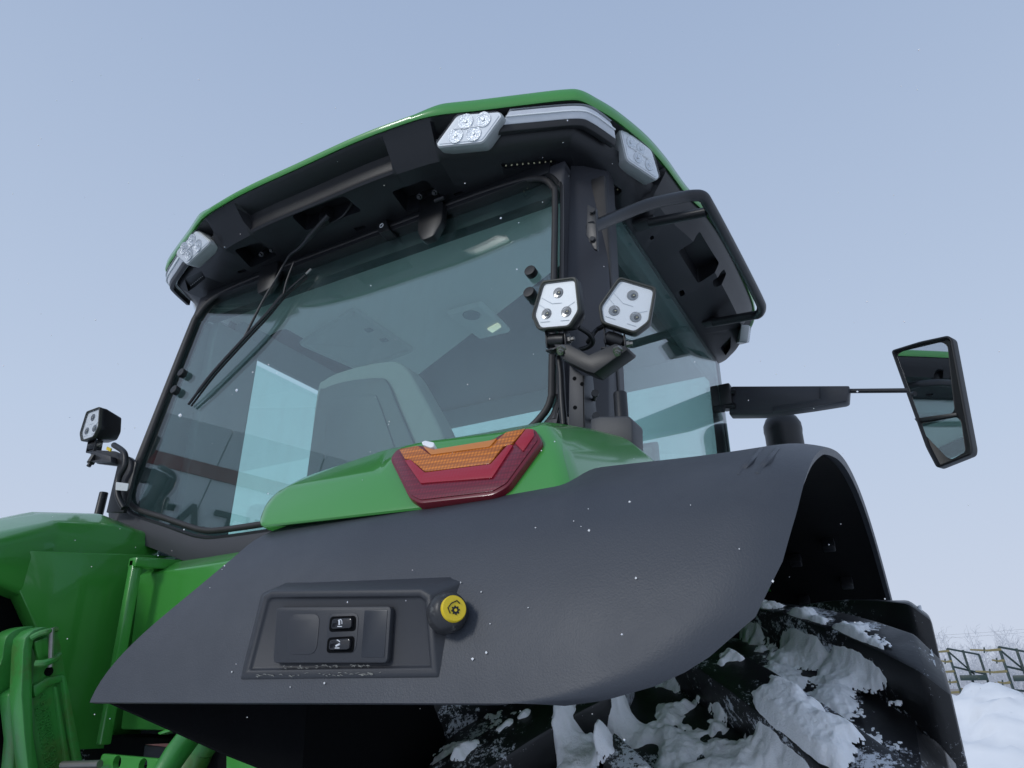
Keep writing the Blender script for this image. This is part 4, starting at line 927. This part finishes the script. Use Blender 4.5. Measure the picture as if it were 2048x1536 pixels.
# folded cultivators
CG = M('cultivator_green', (.022, .045, .042), .5, dirt=(.25, .22, .12), dirt_amt=.4, dirt_scale=5)
CY = M('cultivator_yellow', (.24, .20, .09), .5, var=.3, vscale=6)
def cultivator(px, dist, label, flip, sz=1.0):
    base = on_ring(px, dist); d = (base - V(CAM)); d.z = 0; d.normalize(); s = V((d.y, -d.x, 0)) * (1 if not flip else -1)
    up = V((0, 0, 1)); o = empty('cultivator', base, label, 'cultivator', 'folded cultivators beyond the snow bank')
    def P(a, z, b=0): return base + s * a * (.62 if a > 0 else .8) * sz + up * z * sz + d * b
    posts = [(0, 3.95, .12), (.95, 3.9, .6), (1.9, 3.72, 1.1)]
    for a, h, b in posts: MB().tube([P(a + .4, .2, b), P(a, h, b)], .05, 6).build('post', CG, o)
    for (a, z, b), (a2, z2, b2) in [((0, 3.95, .12), (1.9, 3.72, 1.1)), ((.1, 3.2, .12), (2.0, 2.9, 1.1)), ((.15, 2.3, .12), (2.1, 2.2, 1.1)), ((.0, 3.85, .12), (1.3, 2.9, .8)), ((.3, 1.4, .2), (2.2, 1.5, 1.1))]:
        MB().tube([P(a, z, b), P(a2, z2, b2)], .04, 6).build('beam', CG if random.random() < .6 else CY, o)
    MB().box(P(1.2, 2.75, .6), s * .5, d * .4, up * .10, .03).build('frame_box', CG, o)
    for k in range(7):
        z = 3.85 - k * .42; ln = 1.3 if k % 2 == 0 else .45
        MB().tube([P(.1, z, .1), P(-.4 * ln, z - .03, .05), P(-ln, z + .02, .0)], [.05, .04, .03], 6).build('tine_bar', CY, o)
        MB().tube([P(-ln * .5, z + .10, .03), P(-ln * .5 - .05, z - .12, .03)], .03, 5).build('tine', CG, o)
    for k in range(6):
        z = 2.3 - k * .3
        MB().tube(catmull([P(2.0, z, 1.0), P(2.45, z + .25, 1.0), P(2.65, z - .15, 1.0), P(2.4, z - .4, 1.0)], 3), .035, 5).build('spring_tine', CY, o)
    return o
cultivator(1919, 37, 'folded cultivator with long yellow tines sticking out to one side', False, .96)
cultivator(2026, 34, 'folded cultivator with a tall frame and short tines beside the long-tined one', False, .92)

# frosted wood line, shed, power line
WOODM = M('frosted_birch', (.60, .605, .63), .9, var=.3, vscale=3)
wb = []
wf = []
def stick(a, b, r0, r1):
    t = (b - a).normalized(); u = t.orthogonal().normalized(); v = t.cross(u); k = len(wb)
    for p, r in ((a, r0), (b, r1)):
        for j in range(3):
            an = 2 * math.pi * j / 3; wb.append(p + u * r * math.cos(an) + v * r * math.sin(an))
    for j in range(3): wf.append([k + j, k + (j + 1) % 3, k + 3 + (j + 1) % 3, k + 3 + j])
R_ = random.Random(3)
for k in range(260):
    px = R_.uniform(1780, 2200); ds = R_.uniform(95, 135); b = on_ring(px, ds); h = R_.uniform(4.2, 9.4)
    stick(b, b + V((R_.uniform(-.7, .7), R_.uniform(-.5, .5), h)), .07, .015)
    for q in range(24):
        f = R_.uniform(.25, .97); a = R_.uniform(0, 6.28); ln = (1 - f) * 2.3 + .5
        p = b + V((0, 0, h * f)); e_ = p + V((math.cos(a) * ln * .7, math.sin(a) * ln * .7, ln * R_.uniform(.5, 1))); stick(p, e_, .026, .012); stick(e_, e_ + V((math.cos(a + 1) * .5, math.sin(a + 1) * .5, -.2 + R_.uniform(0, .5))), .014, .006)
me = bpy.data.meshes.new('birch_wood'); me.from_pydata(wb, [], wf)
tag(link('birch_wood', me, WOODM, None, 80, False), 'distant frosted birch wood along the horizon', 'wood', kind='stuff')
sb_ = on_ring(1890, 70); sdv = (sb_ - V(CAM)); sdv.z = 0; sdv.normalize(); ss_ = V((sdv.y, -sdv.x, 0))
shed = empty('storage_shed', sb_, 'low grey shed with sloping roof in front of the birches', 'shed')
MB().box(sb_ + V((0, 0, .9)), ss_ * 2.6, sdv * 3, V((0, 0, .9))).build('wall', M('shed_boards', (.22, .19, .17), .8, var=.3, vscale=2), shed)
MB().prism([sb_ + ss_ * a + V((0, 0, z)) - sdv * 3.3 for a, z in [(-3.0, 3.3), (-1.6, 2.7), (3, 2.4), (3, 1.7), (-3, 1.7)]], sdv * 6.6).build('roof', M('shed_roof_grey', (.26, .25, .26), .7), shed)
hd = on_ring(1895, 62)
hedge = MB(); 
for k in range(60):
    q = hd + ss_ * R_.uniform(-3, 3) + sdv * R_.uniform(-1, 1); hedge.tube([q, q + V((R_.uniform(-.2, .2), R_.uniform(-.2, .2), R_.uniform(.6, 1.3)))], [.05, .015], 4)
tag(hedge.build('dry_scrub', M('dry_scrub', (.17, .13, .11), .9, var=.4, vscale=3), None), 'brown dry scrub at the foot of the shed', 'scrub', kind='stuff')
pa, pb_ = on_ring(1650, 120, 0), on_ring(2300, 110, 0)
pw = empty('power_line', pa, 'thin overhead power line strung above the birch wood', 'power line')
for q in (pa, pb_): MB().tube([q, q + V((0, 0, 10.6))], [.14, .10], 8).build('pole', WOODM, pw)
for dz in (10.4, 10.0): MB().tube([pa.lerp(pb_, t) + V((0, 0, dz - 3 * t * (1 - t))) for t in np.linspace(0, 1, 20)], .008, 5).build('wire', LINER_SHADE, pw)

# dealer's building behind the camera, seen in the window and the mirror
BC = V((-8.2, -5.2, 0)); BT = V((.71, -.704, 0)).normalized(); BN = V((.704, .71, 0)).normalized()
bd = empty('dealer_building', BC, 'white panelled building with dark red stripe and black lettering mirrored in the cab window', 'building')
WALLM = M('white_wall_panel', (.72, .73, .75), .6, var=.04, vscale=1)
DRED = M('dark_red_paint', (.24, .03, .03), .5)
def fac(a, z, o_=0.0): return BC + BT * a + V((0, 0, z)) + BN * o_
for k in range(5):
    a = -5 + k * 1.6; MB().prism([fac(a + .01, 0), fac(a + 1.59, 0), fac(a + 1.59, 7.6), fac(a + .01, 7.6)], -BN * .25, .01).build('wall_panel', WALLM, bd)
MB().prism([fac(-5, 0, -.06), fac(3, 0, -.06), fac(3, 7.55, -.06), fac(-5, 7.55, -.06)], -BN * 6).build('building_core', TRIM, bd)
MB().prism([fac(-5, 6.62, .0), fac(3, 6.62, .0), fac(3, 6.86, .0), fac(-5, 6.86, .0)], BN * .03).build('red_stripe', DRED, bd)
arc = [fac(-2.4 + 5.2 * t, 2.4 + 3.0 * math.sin(math.pi * t) ** .8 , .0) for t in np.linspace(0, 1, 24)]
for i in range(23):
    a, b = arc[i], arc[i + 1]; up = V((0, 0, .42)); MB().prism([a, b, b + up, a + up], BN * .02).build('red_arch', DRED, bd)
for a in (-1.2, 2.3): MB().prism([fac(a, 0), fac(a + .5, 0), fac(a + .5, 4.2), fac(a, 4.2)], BN * .2).build('porch_column', TRIM, bd)
MB().prism([fac(0, .1), fac(2.2, .1), fac(2.2, 2.6), fac(0, 2.6)], BN * .03).build('entrance_door', M('dark_door', (.04, .045, .05), .2), bd)
embossed('ONTAR', fac(.5, 5.75, .03), BT * -1, (0, 0, 1), .95, INKB, bd, 'sign_letters', .03)

# falling snow
fb = []; ff = []
R2 = random.Random(21)
for k in range(240):
    d = ray(R2.uniform(-100, 2150), R2.uniform(60, 1560)); t = R2.uniform(.45, 1.0) ** 1.0 * R2.choice([.9, 1.3, 1.7, 2.2]); r = R2.uniform(.00045, .0010) * (.7 + t * .45)
    if R2.random() < .05: r *= 1.8
    c = V(CAM + d * t); q = len(fb)
    for v in ((1, 0, 0), (-1, 0, 0), (0, 1, 0), (0, -1, 0), (0, 0, 1), (0, 0, -1)): fb.append(c + V(v) * r * R2.uniform(.7, 1.2))
    for a, b, e in ((0, 2, 4), (2, 1, 4), (1, 3, 4), (3, 0, 4), (2, 0, 5), (1, 2, 5), (3, 1, 5), (0, 3, 5)): ff.append([q + a, q + b, q + e])
me = bpy.data.meshes.new('falling_snow'); me.from_pydata(fb, [], ff)
tag(link('falling_snow', me, M('snowflake', (.95, .96, .98), .8, sss=.9), None, 180), 'fine snowflakes drifting in the air around the tractor', 'snowflakes', kind='stuff')

kb = []; kfc = []
R4 = random.Random(12)
for k in range(26):
    q = onF(R4.uniform(300, 1560), R4.uniform(1000, 1390))
    if q.y > -.5 or q.z < 1.79: continue
    q = q + V((0, -.002, .001)); r = R4.choice([.0006, .0007, .0009, .0015]); i0 = len(kb)
    for v in ((1, 0, 0), (0, 0, 1), (-1, 0, 0), (0, 0, -1), (0, -.8, 0), (0, 1.6, 0)): kb.append(q + V(v) * r * R4.uniform(.7, 1.4))
    for a in range(4): kfc.append([i0 + a, i0 + (a + 1) % 4, i0 + 4]); kfc.append([i0 + a, i0 + (a + 1) % 4, i0 + 5])
me = bpy.data.meshes.new('snow_flecks'); me.from_pydata(kb, [], kfc)
tag(link('snow_flecks', me, SNOW, None, 180), 'small flecks of snow stuck to the grey rear fender', 'snow', kind='stuff')

# dried salt along the lower edges of the switch pod
ds = MB(); R5 = random.Random(4)
for (x0, y0), (x1, y1), off, nseg in [((555, 1333), (740, 1329), -.0005, 26), ((492, 1350), (770, 1345), .0008, 38)]:
    for k in range(nseg):
        t = R5.random(); x = x0 + (x1 - x0) * t; y = y0 + (y1 - y0) * t + R5.uniform(-1, 4)
        ds.tube([onB(x, y, off), onB(x + R5.uniform(1, 4), y + R5.uniform(-1.5, 1.5), off), onB(x + R5.uniform(3, 8), y + R5.uniform(-2, 3), off)], [.0003, R5.uniform(.0003, .0007), .0002], 4)
o = ds.build('dried_salt', M('dried_salt', (.24, .24, .22), .9), podb, 60); o['kind'] = 'stuff'
